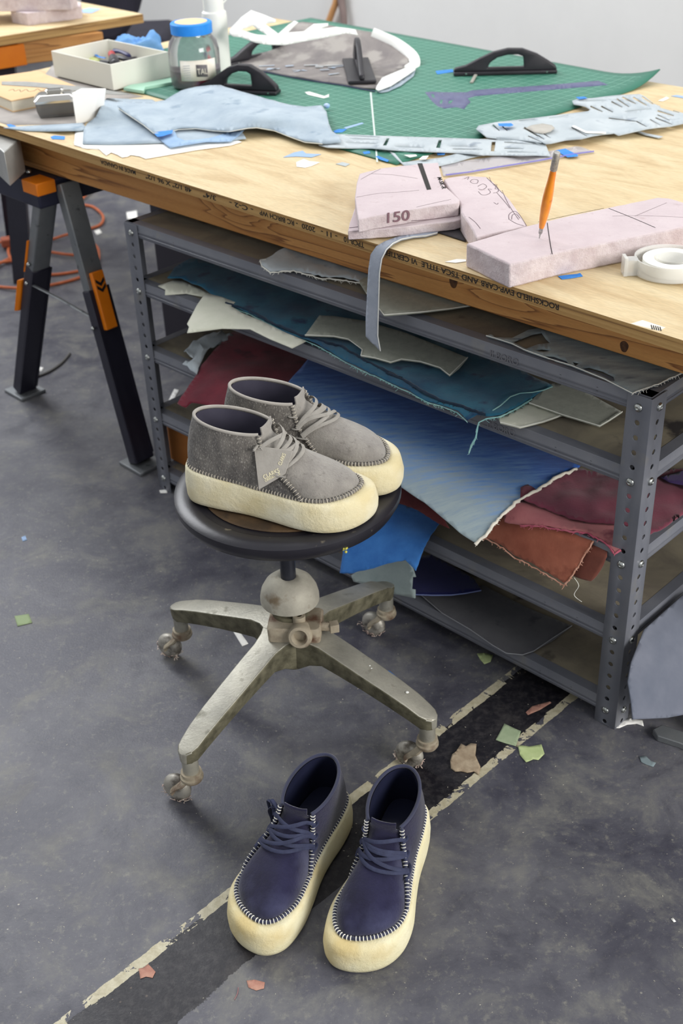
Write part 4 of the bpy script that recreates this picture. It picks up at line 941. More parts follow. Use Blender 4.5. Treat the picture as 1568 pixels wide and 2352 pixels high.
# hide standing against the right side of the shelf and cardboard at the left end
OR_ = SR+SD*1.1
rh = cloth('leather_hide', 'blue-grey hide with blue stains leaning on the floor right of the shelf', 'leather', zJ([(1330, 788), (1345, 700), (1400, 560), (1568, 410), (1660, 380), (1660, 930), (1568, 932), (1500, 945), (1352, 952), (1345, 880)]), profile(OR_, SD, [(-2.5, 9.5), (-1.2, 8.5), (.8, 7.0), (2.4, 4.5), (3.2, 2), (3.6, .12), (3.7, .1)], 1), mat('blue_stained_hide', (88, 94, 108), (112, 116, 128), 5, .8, bump=.2, bscale=100, c3=(64, 104, 182), s3=4.5, r3=(.57, .66)), seed=24, th=.09)
cb_ = thing('cardboard_box', 'small orange-brown cardboard box behind the left end of the shelf', 'box', at(405, 1060, 2.2), SYAW)
mesh('box_body', MB().box(-.8, 3.2, 0, 3, 0, 4.2), M_orange_b, cb_, bevel=.05)

# ------------------------------------------------------------------ cutting mat
mc0 = Vector((5.2, 90.9, TZ)); mu = Vector((math.cos(math.radians(130.9)), math.sin(math.radians(130.9)), 0)); mv = Vector((mu.y, -mu.x, 0))
def mat_material():
    m = bpy.data.materials.new('green_cutting_mat'); m.use_nodes = True; nt = m.node_tree; N = nt.nodes; L = nt.links; b = N['Principled BSDF']; b.inputs['Roughness'].default_value = .55
    tc = N.new('ShaderNodeTexCoord'); sx = N.new('ShaderNodeSeparateXYZ'); L.new(tc.outputs['Object'], sx.inputs[0])
    def M_(op, a, c=None):
        n = N.new('ShaderNodeMath'); n.operation = op
        for i, q in enumerate((a, c)):
            if q is None: continue
            if isinstance(q, (int, float)): n.inputs[i].default_value = q
            else: L.new(q, n.inputs[i])
        return n.outputs[0]
    def grid(ax, pitch, w): return M_('LESS_THAN', M_('ABSOLUTE', M_('SUBTRACT', M_('FRACT', M_('ADD', M_('DIVIDE', sx.outputs[ax], pitch*K), .5)), .5)), w/pitch)
    half = M_('MAXIMUM', grid(0, .5, .02), grid(1, .5, .02)); one = M_('MAXIMUM', grid(0, 1., .035), grid(1, 1., .035))
    inx = M_('MULTIPLY', M_('MULTIPLY', M_('GREATER_THAN', sx.outputs[0], 1.2*K), M_('LESS_THAN', sx.outputs[0], 46.8*K)), M_('MULTIPLY', M_('GREATER_THAN', sx.outputs[1], 1.2*K), M_('LESS_THAN', sx.outputs[1], 32.2*K)))
    n = N.new('ShaderNodeTexNoise'); n.inputs['Scale'].default_value = 6; n.inputs['Detail'].default_value = 8; L.new(tc.outputs['Object'], n.inputs['Vector'])
    def mx(f, a, c):
        q = N.new('ShaderNodeMix'); q.data_type = 'RGBA'
        if isinstance(f, float): q.inputs['Factor'].default_value = f
        else: L.new(f, q.inputs['Factor'])
        for k, v in (('A', a), ('B', c)):
            if isinstance(v, tuple): q.inputs[k].default_value = (*lin(v), 1)
            else: L.new(v, q.inputs[k])
        return q.outputs['Result']
    c = mx(n.outputs['Fac'], (34, 98, 80), (54, 120, 100)); c = mx(M_('MULTIPLY', M_('MULTIPLY', half, inx), .35), c, (120, 176, 156)); c = mx(M_('MULTIPLY', M_('MULTIPLY', one, inx), .55), c, (140, 190, 170))
    L.new(c, b.inputs['Base Color']); return m
cm_ = thing('cutting_mat', 'large green gridded cutting mat covering the far half of the table', 'mat', mc0, math.radians(130.9))
MW, ML = 33.1, 48.0   # local x runs along the long edge, local -y towards the wall
rows = []
mb = MB()
nx, ny = 48, 34
for j in range(ny+1):
    row = []
    for i in range(nx+1):
        x = ML*i/nx; y = -MW*j/ny; cur = max(0, (j/ny-.86)/.14)*max(0, 1-i/6.); row.append(Vector((x, y, .03+1.1*cur**2)))
    rows.append(row)
mb.loft(rows, cap=False, closed=False)
mm = mat_material()
# the shader reads positive y inwards, so the sheet is flipped through the mapping of the frame
for nd in list(mm.node_tree.nodes):
    if nd.type == 'SEPXYZ':
        tcx = [l.from_socket for l in mm.node_tree.links if l.to_node == nd][0]; mpn = mm.node_tree.nodes.new('ShaderNodeMapping'); mpn.inputs['Scale'].default_value = (1, -1, 1)
        mm.node_tree.links.new(tcx, mpn.inputs['Vector']); mm.node_tree.links.new(mpn.outputs['Vector'], nd.inputs[0])
mo = mesh('mat_sheet', mb, mm, cm_, solid=.1, soff=1.)
wl = MB(); a_, b_ = at(849, 212, TZ+.15), at(858, 310, TZ+.15); a2, b2 = at(853, 212, TZ+.15), at(862, 310, TZ+.15)
e1_, e2_ = at(864, 372, TZ+.15), at(868, 372, TZ+.15)
wl.add([a_, a2, e2_, e1_], [(0, 1, 2, 3)]); mesh('white_guide_line', wl, mat('white_line', (200, 214, 206), rough=.6), mo, world=True)

# ------------------------------------------------------------------ things on the table
def on(z): return lambda px, py: at(px, py, z)
tsurf = on(TZ+.02)
M_foam = mat('pink_foam', (196, 181, 184), (206, 192, 194), 14, .95, bump=.4, bscale=180, c3=(184, 166, 168), s3=60, r3=(.62, .8))
M_foamr = mat('rough_pink_foam', (196, 180, 182), (216, 204, 205), 40, .95, bump=1., bscale=90, bdist=.004)
M_pen = mat('pencil_mark', (88, 68, 76), rough=.9)
def foam_block(label, poly, z0, z1, group='pink foam blocks on the work table', bevel=.06, name='foam_block'):
    mb = MB(); slab(mb, densify(poly, 14, .5, random.Random(int(poly[0][0]))), z0, z1)
    o = mesh(name, mb, [M_foam, M_foamr], world=True, bevel=bevel, seg=2)
    for p in o.data.polygons:
        if abs(p.normal.z) < .5: p.material_index = 1
    tag(o, label, 'foam block', group); return o
def marks(parent, z, lines, w=.03, m=None, name='pencil_marks', plane=None):
    mb = MB()
    for L in lines:
        P = [at(x, y, z) if plane is None else at_plane(x, y, *plane) for x, y in L]
        mb.tube(chain(P, 3) if len(P) > 2 else P, w, 5, flat=.3, up=(0, 0, 1) if plane is None else tuple(plane[1]))
    return mesh(name, mb, m or M_pen, parent, world=True, sharp=60)
# long block
lb_ = foam_block('long pink foam block with the orange pen standing on it, nearest the table edge', zD([(668, 413), (900, 345), (1100, 297), (1240, 268), (1460, 222), (1510, 225), (1640, 262), (1690, 290), (1690, 325), (1568, 345), (1300, 400), (1050, 450), (850, 500)]), TZ, TZ+1.5, bevel=.12)
marks(lb_, TZ+1.51, [zD([(1005, 328), (1012, 380), (1020, 430), (1026, 458)]), zD([(1260, 268), (1360, 308), (1453, 348)]), zD([(968, 325), (1100, 296), (1240, 268)]), ], .025, mat('dark_saw_line', (46, 38, 40), rough=.9), 'scribed_lines')
marks(lb_, TZ+1.51, [zD([(1275, 300), (1400, 298), (1568, 305)]), zD([(1370, 300), (1440, 270), (1500, 245)])], .01)
# pile on the left: two blocks
low = foam_block('lower pink foam slab at the table edge, under the slab stamped 150', zP([(150, 380), (80, 575), (64, 650), (250, 640), (500, 618), (700, 592), (900, 572), (962, 552), (966, 520), (900, 380)]), TZ+.12, TZ+.72)
upp = foam_block('upper pink foam slab with a black bar, stamped 150 on its side', zP([(155, 200), (320, 158), (600, 126), (770, 112), (800, 235), (825, 300), (940, 405), (930, 430), (700, 460), (400, 510), (260, 534), (145, 560), (118, 390), (133, 270)]), TZ+.73, TZ+1.6)
mb = MB(); slab(mb, zP([(608, 120), (645, 118), (716, 322), (682, 327)]), TZ+1.6, TZ+1.615); mesh('black_bar', mb, M_ink, upp, world=True)
Pq = at(784, 480, TZ+1.0)
f0, f1 = at(*zP([(145, 560)])[0], TZ+1.6), at(*zP([(940, 430)])[0], TZ+1.6); fn = (f1-f0).cross(Vector((0, 0, 1))).normalized()
if fn.dot(CAMP-f0) < 0: fn = -fn
def side_plane(a, b, z):
    p, q = at(*a, z), at(*b, z); n = (q-p).cross(Vector((0, 0, 1))).normalized(); n = n if n.dot(CAMP-p) > 0 else -n
    return p+n*.05, n
plA, nA = side_plane(zP([(400, 510)])[0], zP([(700, 460)])[0], TZ+1.6)
px_text('stamped_number', '150', zP([(345, 590)])[0], zP([(518, 566)])[0], zP([(340, 520)])[0], .95, plA, nA, mat('stamp_ink', (120, 92, 100), rough=.9), upp, bold=.012)
px_text('stamped_lettering', 'M-SK-R', zP([(762, 228)])[0], zP([(800, 318)])[0], zP([(800, 222)])[0], .42, Vector((0, 0, TZ+1.612)), Vector((0, 0, 1)), M_ink, upp, bold=.006)
marks(upp, TZ+1.61, [zP([(165, 245), (245, 200), (320, 162)]), zP([(245, 200), (420, 210), (610, 238)]), zP([(130, 385), (300, 355), (450, 345), (620, 330)]), zP([(600, 462), (760, 425), (870, 402)])], .012)
marks(low, 0, [zP([(75, 625), (200, 610), (290, 590)]), zP([(190, 620), (240, 595), (285, 565)]), zP([(560, 570), (700, 560), (900, 535)])], .02, plane=side_plane(zP([(80, 650)])[0], zP([(700, 592)])[0], TZ+.72))
mid = foam_block('middle pink foam block covered in pencil scribbles between the two others', zP([(812, 245), (850, 230), (970, 214), (1150, 224), (1200, 262), (1330, 400), (1400, 500), (1468, 606), (1400, 625), (1200, 668), (1068, 700), (1040, 640), (950, 500), (938, 420), (850, 310)]), TZ, TZ+1.35, bevel=.1)
r_ = random.Random(4); L_ = []
L_.append(zP([(1020, 262), (1040, 245), (1080, 250), (1075, 275), (1040, 275), (1020, 262)])); L_.append(zP([(1080, 300), (1120, 280), (1150, 300), (1120, 325), (1085, 320)]))
L_.append(zP([(1085, 340), (1110, 365), (1150, 365), (1180, 345), (1160, 320), (1190, 325)])); L_.append(zP([(1150, 232), (1200, 280), (1250, 330), (1275, 355)])); L_.append(zP([(1170, 228), (1190, 270), (1230, 300), (1240, 340), (1200, 352)]))
L_.append(zP([(1200, 290), (1230, 285), (1215, 320), (1245, 315)])); L_.append(zP([(1325, 560), (1325, 520), (1360, 495), (1390, 505), (1420, 540), (1462, 608)])); L_.append(zP([(1345, 560), (1350, 525), (1380, 515), (1410, 550)])); L_.append(zP([(1330, 560), (1380, 590), (1440, 608)]))
L_.append(zP([(1230, 350), (1300, 430), (1330, 470)])); L_.append(zP([(1010, 540), (1060, 580), (1100, 630)])); L_.append(zP([(1205, 425), (1230, 440), (1240, 430)])); L_.append(zP([(975, 240), (1010, 225), (1000, 245)])); L_.append(zP([(1270, 330), (1320, 440), (1400, 560)]))
marks(mid, TZ+1.36, L_, .018)
dk = cloth('leather_scrap', 'dark charred leather scrap sticking out under the pink slabs', 'leather', zP([(700, 640), (880, 600), (940, 640), (990, 735), (900, 705), (800, 672)]), on(TZ+.06), mat('charred_leather', (44, 42, 48), (64, 60, 62), 30, .9, bump=.5, bscale=100), seed=30, th=.05, wr=.1)
# knife stuck upright in the long block
tip = at(1238, 547, TZ+1.5); topz = TZ+1.5+5.6; topp = at(1279, 350, topz)
ax = (topp-tip)
kn = thing('craft_knife', 'orange-handled pointed craft pen standing upright on the long pink block', 'craft knife', tip)
def along(f): return tip+ax*f
mb = MB(); mb.tube([along(f) for f in (-.01, .03, .06)], [.015, .05, .06], 8); mb.tube([along(.055), along(.07), along(.12), along(.135)], [.09, .12, .12, .1], 14); mesh('steel_tip', mb, M_bolt, kn, world=True)
mb = MB(); mb.tube([along(f) for f in (.13, .16, .24, .36, .48, .58, .68, .76, .8)], [.15, .18, .24, .29, .3, .27, .22, .2, .18], 18)
mesh('handle', mb, mat('amber_lacquered_wood', (226, 140, 28), (206, 112, 16), 30, .3, coat=.6, c3=(150, 70, 14), s3=50, r3=(.62, .7)), kn, world=True, sharp=50)
mb = MB(); mb.tube([along(.8), along(.81), along(.985), along(1.)], [.18, .21, .21, .18], 18)
for k in range(5): pass
mesh('steel_collar', mb, mat('knurled_steel', (190, 188, 184), (150, 148, 146), 160, .35, metal=.9, bump=.5, bscale=300), kn, world=True)
# hanging strap
strap_prof = profile((TO[0], TO[1]), -TN, [(-20, TZ+.06), (-2.5, TZ+.1), (-.4, TZ+.3), (.45, TZ+.05), (.75, TZ-1.2), (.7, TZ-3), (.6, TZ-6), (.8, TZ-9)])
st_ = cloth('leather_strap', 'narrow grey leather strap hanging over the table edge from under the pink slabs', 'strap', zD([(560, 352), (548, 372), (500, 384), (450, 388), (400, 398), (365, 415), (338, 440), (318, 480), (309, 540), (306, 640), (303, 740), (302, 800), (313, 862), (292, 840), (272, 822), (252, 800), (252, 720), (256, 660), (258, 600), (263, 520), (272, 460), (296, 425), (330, 405), (370, 390), (430, 372), (480, 362)]), strap_prof, mat('strap_grey', (150, 158, 172), (164, 171, 184), 30, .8, bump=.3, bscale=300), seed=31, th=.07, step=8)
edge_strip('cut_edge', zD([(548, 372), (500, 384), (450, 388), (400, 398), (365, 415), (338, 440), (318, 480), (309, 540), (306, 640), (303, 740), (302, 800), (313, 862)]), strap_prof, .03, M_edge, st_)
# tape dispenser at the right edge
M_clear = mat('clear_plastic', (240, 240, 236), rough=.15); M_clear.node_tree.nodes['Principled BSDF'].inputs['Alpha'].default_value = .3
tc_ = at(1534, 626, TZ); td = thing('tape_roll', 'clear round tape dispenser with white tape at the right edge of the table', 'tape', tc_)
mb = MB(); mb.lathe([(1.9, .06), (2.05, .1), (2.05, 1.0), (1.95, 1.0), (1.95, .16), (1.0, .16)], 44, cap=False); mb.box(-2.6, -1.9, -.45, .3, .06, 1.0); mb.box(-2.75, -2.55, -.5, .35, .06, 1.15); mesh('clear_case', mb, M_clear, td, sharp=30, solid=.04)
mb = MB(); mb.lathe([(1.05, .2), (1.7, .2), (1.7, .88), (1.05, .88), (1.05, .2)], 40, (.15, 0), cap=False); mesh('tape_core', mb, mat('white_tape', (240, 240, 232), rough=.5), td)
mb = MB(); mb.lathe([(.6, .16), (1.0, .16), (1.0, 1.0), (.9, 1.02), (.6, 1.0)], 30, (.15, 0)); mesh('case_hub', mb, M_clear, td)

# black grips of cutting rulers
M_blk = mat('black_plastic', (30, 28, 34), (40, 38, 44), 20, .45)
def grip(label, a, b, h, wid, lift=.16, base_w=None, flip=False, hole=True):
    p, q = at(*a, TZ+lift), at(*b, TZ+lift); d = (q-p); L = d.length; d.normalize(); s = Vector((-d.y, d.x, 0))
    g_ = thing('ruler_grip', label, 'ruler grip', p, math.atan2(d.y, d.x), 'black ruler grips')
    bw = base_w or wid*1.7
    mb = MB().box(0, L, -bw/2, bw/2, 0, .32); mesh('base_bar', mb, M_blk, g_, bevel=.1)
    out = [(0, .12), (.01, .26), (.12, .36), (.24, .6), (.38, .85), (.52, .97), (.66, .95), (.8, .74), (.9, .5), (.985, .28), (1, .12)]
    if flip: out = [(1-x, z) for x, z in out][::-1]
    inn = [(.33, .26), (.35, .45), (.42, .64), (.52, .74), (.62, .74), (.67, .66), (.68, .26)]
    if flip: inn = [(1-x, z) for x, z in inn][::-1]
    P = [(x*L, z*h) for x, z in out]; H = [(x*L, z*h) for x, z in inn]
    pts = [Vector(v) for v in P]+([Vector(v) for v in H] if hole else []); ed = [(i, (i+1) % len(P)) for i in range(len(P))]
    if hole: ed += [(len(P)+i, len(P)+(i+1) % len(H)) for i in range(len(H))]
    res = delaunay_2d_cdt(pts, ed, [], 0, 1e-5); mb = MB(); fs = []
    for f in res[2]:
        c = (sum(res[0][i].x for i in f)/3, sum(res[0][i].y for i in f)/3)
        if inside(c, P) and not (hole and inside(c, H)): fs.append(tuple(f))
    mb.add([Vector((v.x, 0, v.y)) for v in res[0]], fs)
    o = mesh('handle', mb, M_blk, g_, solid=wid, soff=0, bevel=.12, sharp=30, recalc=True)
    mb = MB(); mb.cyl((L*.12, -bw/2-.02, .2), (L*.12, -bw/2+.05, .2), .09, 10); mb2 = MB(); mb2.cyl((L*.9, -bw/2-.02, .2), (L*.9, -bw/2+.05, .2), .09, 10)
    mesh('rivet', mb, M_bolt, g_); mesh('rivet', mb2, M_bolt, g_); return g_
g1 = grip('black arched ruler grip standing alone on the far right of the green mat', (1041, 172), (1278, 166), 2.35, .7)
mb = MB(); a_ = at(1086, 184, TZ+.2); b_ = at(1078, 192, TZ+.2); mb.tube([at(1092, 172, TZ+.35), at(1082, 190, TZ+.2)], .16, 8, flat=.4); mesh('ruler_tab', mb, mat('dull_metal', (170, 168, 158), rough=.5, metal=.5), g1, world=True)
grip('black arched ruler grip between the glass jar and the blue-grey leather', (462, 208), (640, 216), 2.6, .8)
grip('long black ruler grip partly under the white cut-out sheet', (522, 152), (678, 120), 2.2, .7)
g3 = grip('short black ruler grip seen end-on on the grey curled shell', (832, 193), (816, 140), 3.0, .5, base_w=2.6, lift=.35)
# white tray with tools
Bf, Bl, Br = at(261, 208, TZ+.15), at(126, 174, TZ+.15), at(392, 177, TZ+.15); Bb = Bl+Br-Bf
Bl = Bl + (Vector((0, 0, 0)))
tray = thing('white_tray', 'open white box holding pliers and markers behind the notebook', 'box', Bf)
M_white = mat('white_plastic', (226, 225, 214), (220, 219, 208), 4, .5)
mb = MB(); cen = (Bf+Bl+Br+Bb)/4; HT = Vector((0, 0, 2.35))
ro = [Bf, Br, Bb, Bl]; ri = [v+(cen-v)*.03 for v in ro]
mb.loft([ro, [v+HT for v in ro], [v+HT for v in ri], [v+Vector((0, 0, .12)) for v in ri]]); mesh('tray_body', mb, M_white, tray, world=True, bevel=.06)
def inb(u, v, z): return Bf+(Br-Bf)*u+(Bl-Bf)*v+Vector((0, 0, z))
M_pblue = mat('plier_blue', (30, 34, 96), rough=.4); M_pyel = mat('yellow_plastic', (224, 176, 30), rough=.4); M_pred = mat('red_plastic', (170, 32, 40), rough=.4)
IZ = TZ+1.0
pl = thing('pliers', 'dark blue and yellow pliers lying in the white box', 'pliers', at(290, 140, TZ+.15))
for q, (dy_, mt) in enumerate(((0, M_pblue), (15, M_blk))):
    mb = MB(); mb.tube(chain([at(x, y+dy_*w_, IZ+z_) for x, y, z_, w_ in ((262, 117, .5, 1), (278, 118, .55, 1), (296, 126, .4, .8), (310, 131, .2, .3))], 6), .33, 10, flat=.7); mesh('handle', mb, mt, pl, world=True)
mb = MB(); mb.tube(chain([at(x, y, IZ+.1) for x, y in ((306, 131), (313, 134), (320, 136))], 5), [.36]*6+[.24]*5, 10, flat=.6); mesh('jaws', mb, M_pyel, pl, world=True)
mk = thing('marker', 'short black and red marker in the white box', 'marker', at(260, 146, TZ+.15)); mb = MB(); mb.tube([at(256, 124, IZ+.5), at(259, 132, IZ+.5)], .36, 12); mesh('red_band', mb, M_pred, mk, world=True)
mb = MB(); mb.tube([at(259, 132, IZ+.5), at(261, 138, IZ+.5), at(264, 145, IZ+.5)], [.38, .5, .5], 12); mb.ball(at(265, 147, IZ+.5), .52, 8); mesh('barrel', mb, M_blk, mk, world=True)
tag(mesh('marker', MB().tube([at(232, 144, IZ+.1), at(252, 146, IZ+.1)], .3, 10), M_blk, world=True), 'plain black marker lying lowest in the white box', 'marker')
tag(mesh('tool_sleeve', MB().tube([at(206, 133, IZ), at(220, 138, IZ), at(232, 138, IZ)], [.4, .42, .25], 10, flat=.4), mat('pale_lime', (206, 214, 140), rough=.6), world=True), 'pale lime green plastic piece in the white box', 'plastic piece')
tag(mesh('tape_strip', MB().tube(chain([at(216, 122, IZ+.3), at(226, 130, IZ+.3), at(242, 133, IZ+.3)], 5), .16, 8, flat=.2), mat('blue_tape', (38, 120, 206), (56, 138, 220), 60, .7), world=True), 'curled blue tape strip in the white box', 'tape')
M_tape = MATS['blue_tape']
# crumpled blue cloth behind the tray
mb = MB(); cc = at(318, 116, TZ+.14); rings = []
for i in range(15):
    a = math.pi*.5*i/14; ring = []
    for k in range(40):
        b = 2*math.pi*k/40; d = Vector((math.cos(a)*math.cos(b)*2.6, math.cos(a)*math.sin(b)*1.3, math.sin(a)*2.1)); n = noise.noise(d*.8+Vector((3, 1, 2)))*.6+abs(noise.noise(d*1.5))*.35
        ring.append(cc+Vector((d.x*(1+n*.35), d.y*(1+n*.35), max(.02, d.z*(.75+n)))))
    rings.append(ring)
mb.loft(rings); tag(mesh('crumpled_cloth', mb, mat('light_blue_cloth', (92, 146, 208), (132, 176, 222), 10, .85, c3=(60, 110, 180), s3=14), world=True, sharp=70), 'crumpled light blue cloth behind the white box', 'cloth')
# mint tray edge
mb = MB(); slab(mb, [(283, 201), (330, 208), (333, 199), (402, 187), (402, 176), (330, 190), (300, 194)], TZ+.12, TZ+.42); tag(mesh('mint_ruler', mb, mat('mint_plastic', (170, 214, 190), rough=.5), world=True, bevel=.04), 'mint green plastic ruler on the mat beside the white box', 'ruler')
mb = MB(); mb.tube([at(391, 158, TZ+.35), at(398, 152, TZ+.35)], .3, 10); o = thing('marker', 'red and purple marker between the white box and the jar', 'marker', at(394, 156, TZ)); mesh('red_barrel', mb, M_pred, o, world=True); mb = MB(); mb.tube([at(391, 142, TZ+.4), at(398, 137, TZ+.4)], .3, 10); mesh('purple_cap', mb, mat('purple_plastic', (120, 80, 170), rough=.4), o, world=True)
# jar
JC = at(452, 197, TZ+.15); jar = thing('glass_jar', 'glass jar with blue taped lid, red stains and a white label', 'jar', JC)
M_glass = mat('stained_glass', (212, 210, 212), (226, 222, 224), 10, .1, trans=.88, c3=(176, 70, 74), s3=9, r3=(.56, .66))
mb = MB().lathe([(.2, .03), (2.1, .05), (2.32, .3), (2.36, 1), (2.36, 3.3), (2.2, 4.0), (1.85, 4.45), (1.75, 4.6), (1.75, 5.0)], 48); mesh('glass_body', mb, M_glass, jar)
mb = MB().lathe([(.1, .15), (2.1, .18), (2.2, .4), (2.22, 1.2), (2.0, 1.6), (.1, 1.5)], 36); mesh('dark_contents', mb, mat('dark_residue', (52, 46, 60), (120, 110, 116), 14, .6, c3=(60, 90, 180), s3=12, r3=(.6, .68)), jar)
mb = MB().lathe([(1.72, 4.75), (1.9, 4.75), (1.92, 5.6), (1.85, 5.68), (1.5, 5.7)], 44); lid = mesh('lid', mb, mat('blue_taped_lid', (20, 126, 220), (44, 146, 232), 12, .5, bump=.4, bscale=60), jar)
mb = MB().lathe([(.1, 5.66), (1.5, 5.66), (1.5, 5.73), (.1, 5.73)], 36); mesh('wooden_disc', mb, mat('pale_wood_disc', (222, 200, 160), (206, 180, 136), 10, .7), lid)
lm_ = MB(); rows = []; ac = math.atan2(-JC.y, -JC.x)+.15
for z in (.95, 2.75): rows.append([JC+Vector((2.39*math.cos(ac+t), 2.39*math.sin(ac+t), z)) for t in [(-.75+1.5*k/20) for k in range(21)]])
lm_.loft(rows, cap=False, closed=False); lbl = mesh('paper_label', lm_, MATS['label_white'], jar, world=True, recalc=False, solid=.02)
jd = (CAMP-JC); jd.z = 0; jd.normalize(); js = Vector((-jd.y, jd.x, 0)); jo = JC+jd*2.44
bx_ = MB(); bx_.add([jo+js*a+Vector((0, 0, z)) for a, z in ((.1, 1.35), (1.1, 1.3), (1.1, 2.35), (.1, 2.4))], [(0, 1, 2, 3)]); mesh('logo_frame', bx_, mat('label_grey', (110, 106, 108), rough=.7), lbl, world=True, solid=.02)
text_mesh('printed_lettering', 'TAL', .72, basis(jo+js*.14+jd*.03+Vector((0, 0, 1.55)), js, (0, 0, 1)), MATS['label_white'], lbl, sx=.75)
bx_ = MB()
for k in range(7): bx_.add([jo-js*.08-jd*.1+Vector((0, 0, 1.1+k*.2))+js*a+Vector((0, 0, z)) for a, z in ((-1.0, 0), (-.1, 0), (-.1, .06), (-1.0, .06))], [(0, 1, 2, 3)])
mesh('printed_lines', bx_, mat('pale_print', (170, 170, 172), rough=.8), lbl, world=True)
# squeeze bottle
BC = at(503, 168, TZ+.15); bo_ = thing('squeeze_bottle', 'white plastic squeeze bottle with a tall nozzle behind the jar', 'bottle', BC)
mb = MB().lathe([(.2, .0), (1.1, .02), (1.2, .15), (1.2, 5.2), (1.15, 5.6), (1.0, 5.75), (.2, 5.8)], 36); mesh('bottle_body', mb, mat('milky_plastic', (238, 238, 232), (230, 231, 224), 8, .4), bo_)
mb = MB().lathe([(.2, 5.75), (.98, 5.75), (.98, 6.9), (.85, 7.0), (.35, 7.15), (.28, 7.6), (.14, 9.4), (.05, 9.45)], 30); cap = mesh('nozzle_cap', mb, MATS['milky_plastic'], bo_)
mb = MB(); mb.tube(chain([BC+Vector((.9, 0, 6.3)), BC+Vector((1.7, .2, 7.1)), BC+Vector((2.4, .4, 8.4)), BC+Vector((3.2, .4, 9.0))], 6), .07, 6); mesh('cap_tether', mb, MATS['milky_plastic'], cap, world=True)
# notebook, steel rule, box
nb_ = thing('notebook', 'brown kraft notebook with white pages at the left corner of the table', 'notebook', at(25, 253, TZ))
poly = [(83, 162), (187, 202), (110, 215), (25, 231), (-60, 196), (-80, 186)]
M_kraft = mat('kraft_card', (206, 172, 128), (214, 182, 140), 12, .8)
mb = MB(); slab(mb, poly, TZ+.95, TZ+1.05); mesh('cover', mb, M_kraft, nb_, world=True, bevel=.02); 
P_ = [at(x, y, TZ+1.05) for x, y in poly]; c_ = sum(P_, Vector((0, 0, 0)))/len(P_); mb = MB(); mb.loft([[Vector((c_.x+(p.x-c_.x)*.975, c_.y+(p.y-c_.y)*.975, z)) for p in P_] for z in (TZ+.1, TZ+.95)]); mesh('pages', mb, mat('page_edges', (232, 226, 208), (220, 212, 192), 60, .9, stretch=(1, 1, 30)), nb_, world=True)
mb = MB(); mb.loft([[Vector((p.x, p.y, z)) for p in P_] for z in (TZ, TZ+.1)]); mesh('cover', mb, M_kraft, nb_, world=True)
marks(nb_, TZ+1.06, [[(20, 208), (30, 205), (34, 209), (45, 206), (48, 211), (60, 205), (66, 210), (80, 208), (86, 204), (95, 209), (105, 205), (118, 206)]], .03, M_ink, 'handwriting')
mb = MB(); slab(mb, [(4, 187), (60, 187), (170, 197), (238, 205), (296, 216), (262, 217), (180, 209), (90, 200), (4, 194)], TZ+1.06, TZ+1.1); tag(mesh('steel_rule', mb, mat('brushed_rule', (150, 150, 146), (166, 166, 162), 60, .4, metal=.4), world=True), 'long dull steel rule lying across the kraft notebook', 'ruler')
sh_ = cloth('grey_sheet', 'grey paper sheet under the notebook and chrome box at the left edge', 'paper', [(-60, 215), (60, 225), (120, 150), (262, 205), (330, 222), (250, 232), (190, 250), (196, 285), (120, 286), (60, 287), (20, 288), (-20, 275), (-60, 262)], on(TZ+.015), mat('grey_paper', (150, 144, 140), (166, 160, 154), 12, .85), seed=33, th=.02, step=16)
DCn = at(134, 262, TZ+.05); cb2 = thing('chrome_box', 'small clear glass box with a chrome lid in front of the notebook', 'box', DCn, .16)
def rb(w, d, z): return [Vector((x, y, z)) for x, y in rrect(w, d, .3)]
mb = MB(); mb.loft([rb(3.2, 2.0, .02), rb(3.5, 2.2, .5), rb(3.6, 2.3, 1.2)]); mesh('glass_base', mb, mat('grey_glass', (120, 120, 120), rough=.1, trans=.6), cb2, bevel=.04)
mb = MB(); mb.loft([rb(3.75, 2.45, 1.2), rb(3.8, 2.5, 1.45), rb(3.0, 1.8, 1.8), rb(2.8, 1.6, 1.85)]); li = mesh('chrome_lid', mb, mat('chrome', (210, 208, 202), rough=.15, metal=1.), cb2, bevel=.03)
mb = MB(); mb.loft([rb(1.4, .5, 1.85), rb(1.7, .7, 2.1), rb(1.5, .5, 2.2)]); mesh('lid_handle', mb, MATS['chrome'], li)
pk_ = thing('paper_packet', 'blank white paper packet standing between the chrome box and the leather', 'packet', at(178, 286, TZ), 0)
q0, q1 = at(175, 285, TZ+.02), at(216, 278, TZ+.02); dd = Vector((.35, .94, 0))
mb = MB(); mb.loft([[q0, q1, q1+dd*1.6, q0+dd*1.6], [q0+Vector((0, 0, 2.6)), q1+Vector((.6, 0, 2.35)), q1+Vector((.6, 0, 2.35))+dd*1.6, q0+Vector((0, 0, 2.6))+dd*1.6]]); mesh('packet_body', mb, mat('white_paper', (238, 237, 232), rough=.8), pk_, world=True, bevel=.03)
M_paper = MATS['white_paper']
# papers under the leather
for i, (pl_, lab_) in enumerate(((zA([(345, 600), (430, 560), (900, 560), (1110, 652), (1060, 668), (900, 690), (668, 730), (640, 718), (600, 712), (585, 720), (560, 724), (540, 712), (510, 700), (488, 715), (470, 700), (450, 680), (400, 684), (340, 666)]), 'white paper with zigzag cut edge under the blue-grey leather, topmost sheet'), (zA([(338, 655), (360, 600), (700, 600), (1000, 640), (1085, 660), (850, 690), (760, 700), (690, 720), (640, 700), (500, 690), (380, 682)]), 'white paper sheet lying lowest under the blue-grey leather'))):
    cloth('paper_sheet', lab_, 'paper', pl_, on(TZ+.06-.03*i), M_paper, seed=34+i, th=.015)
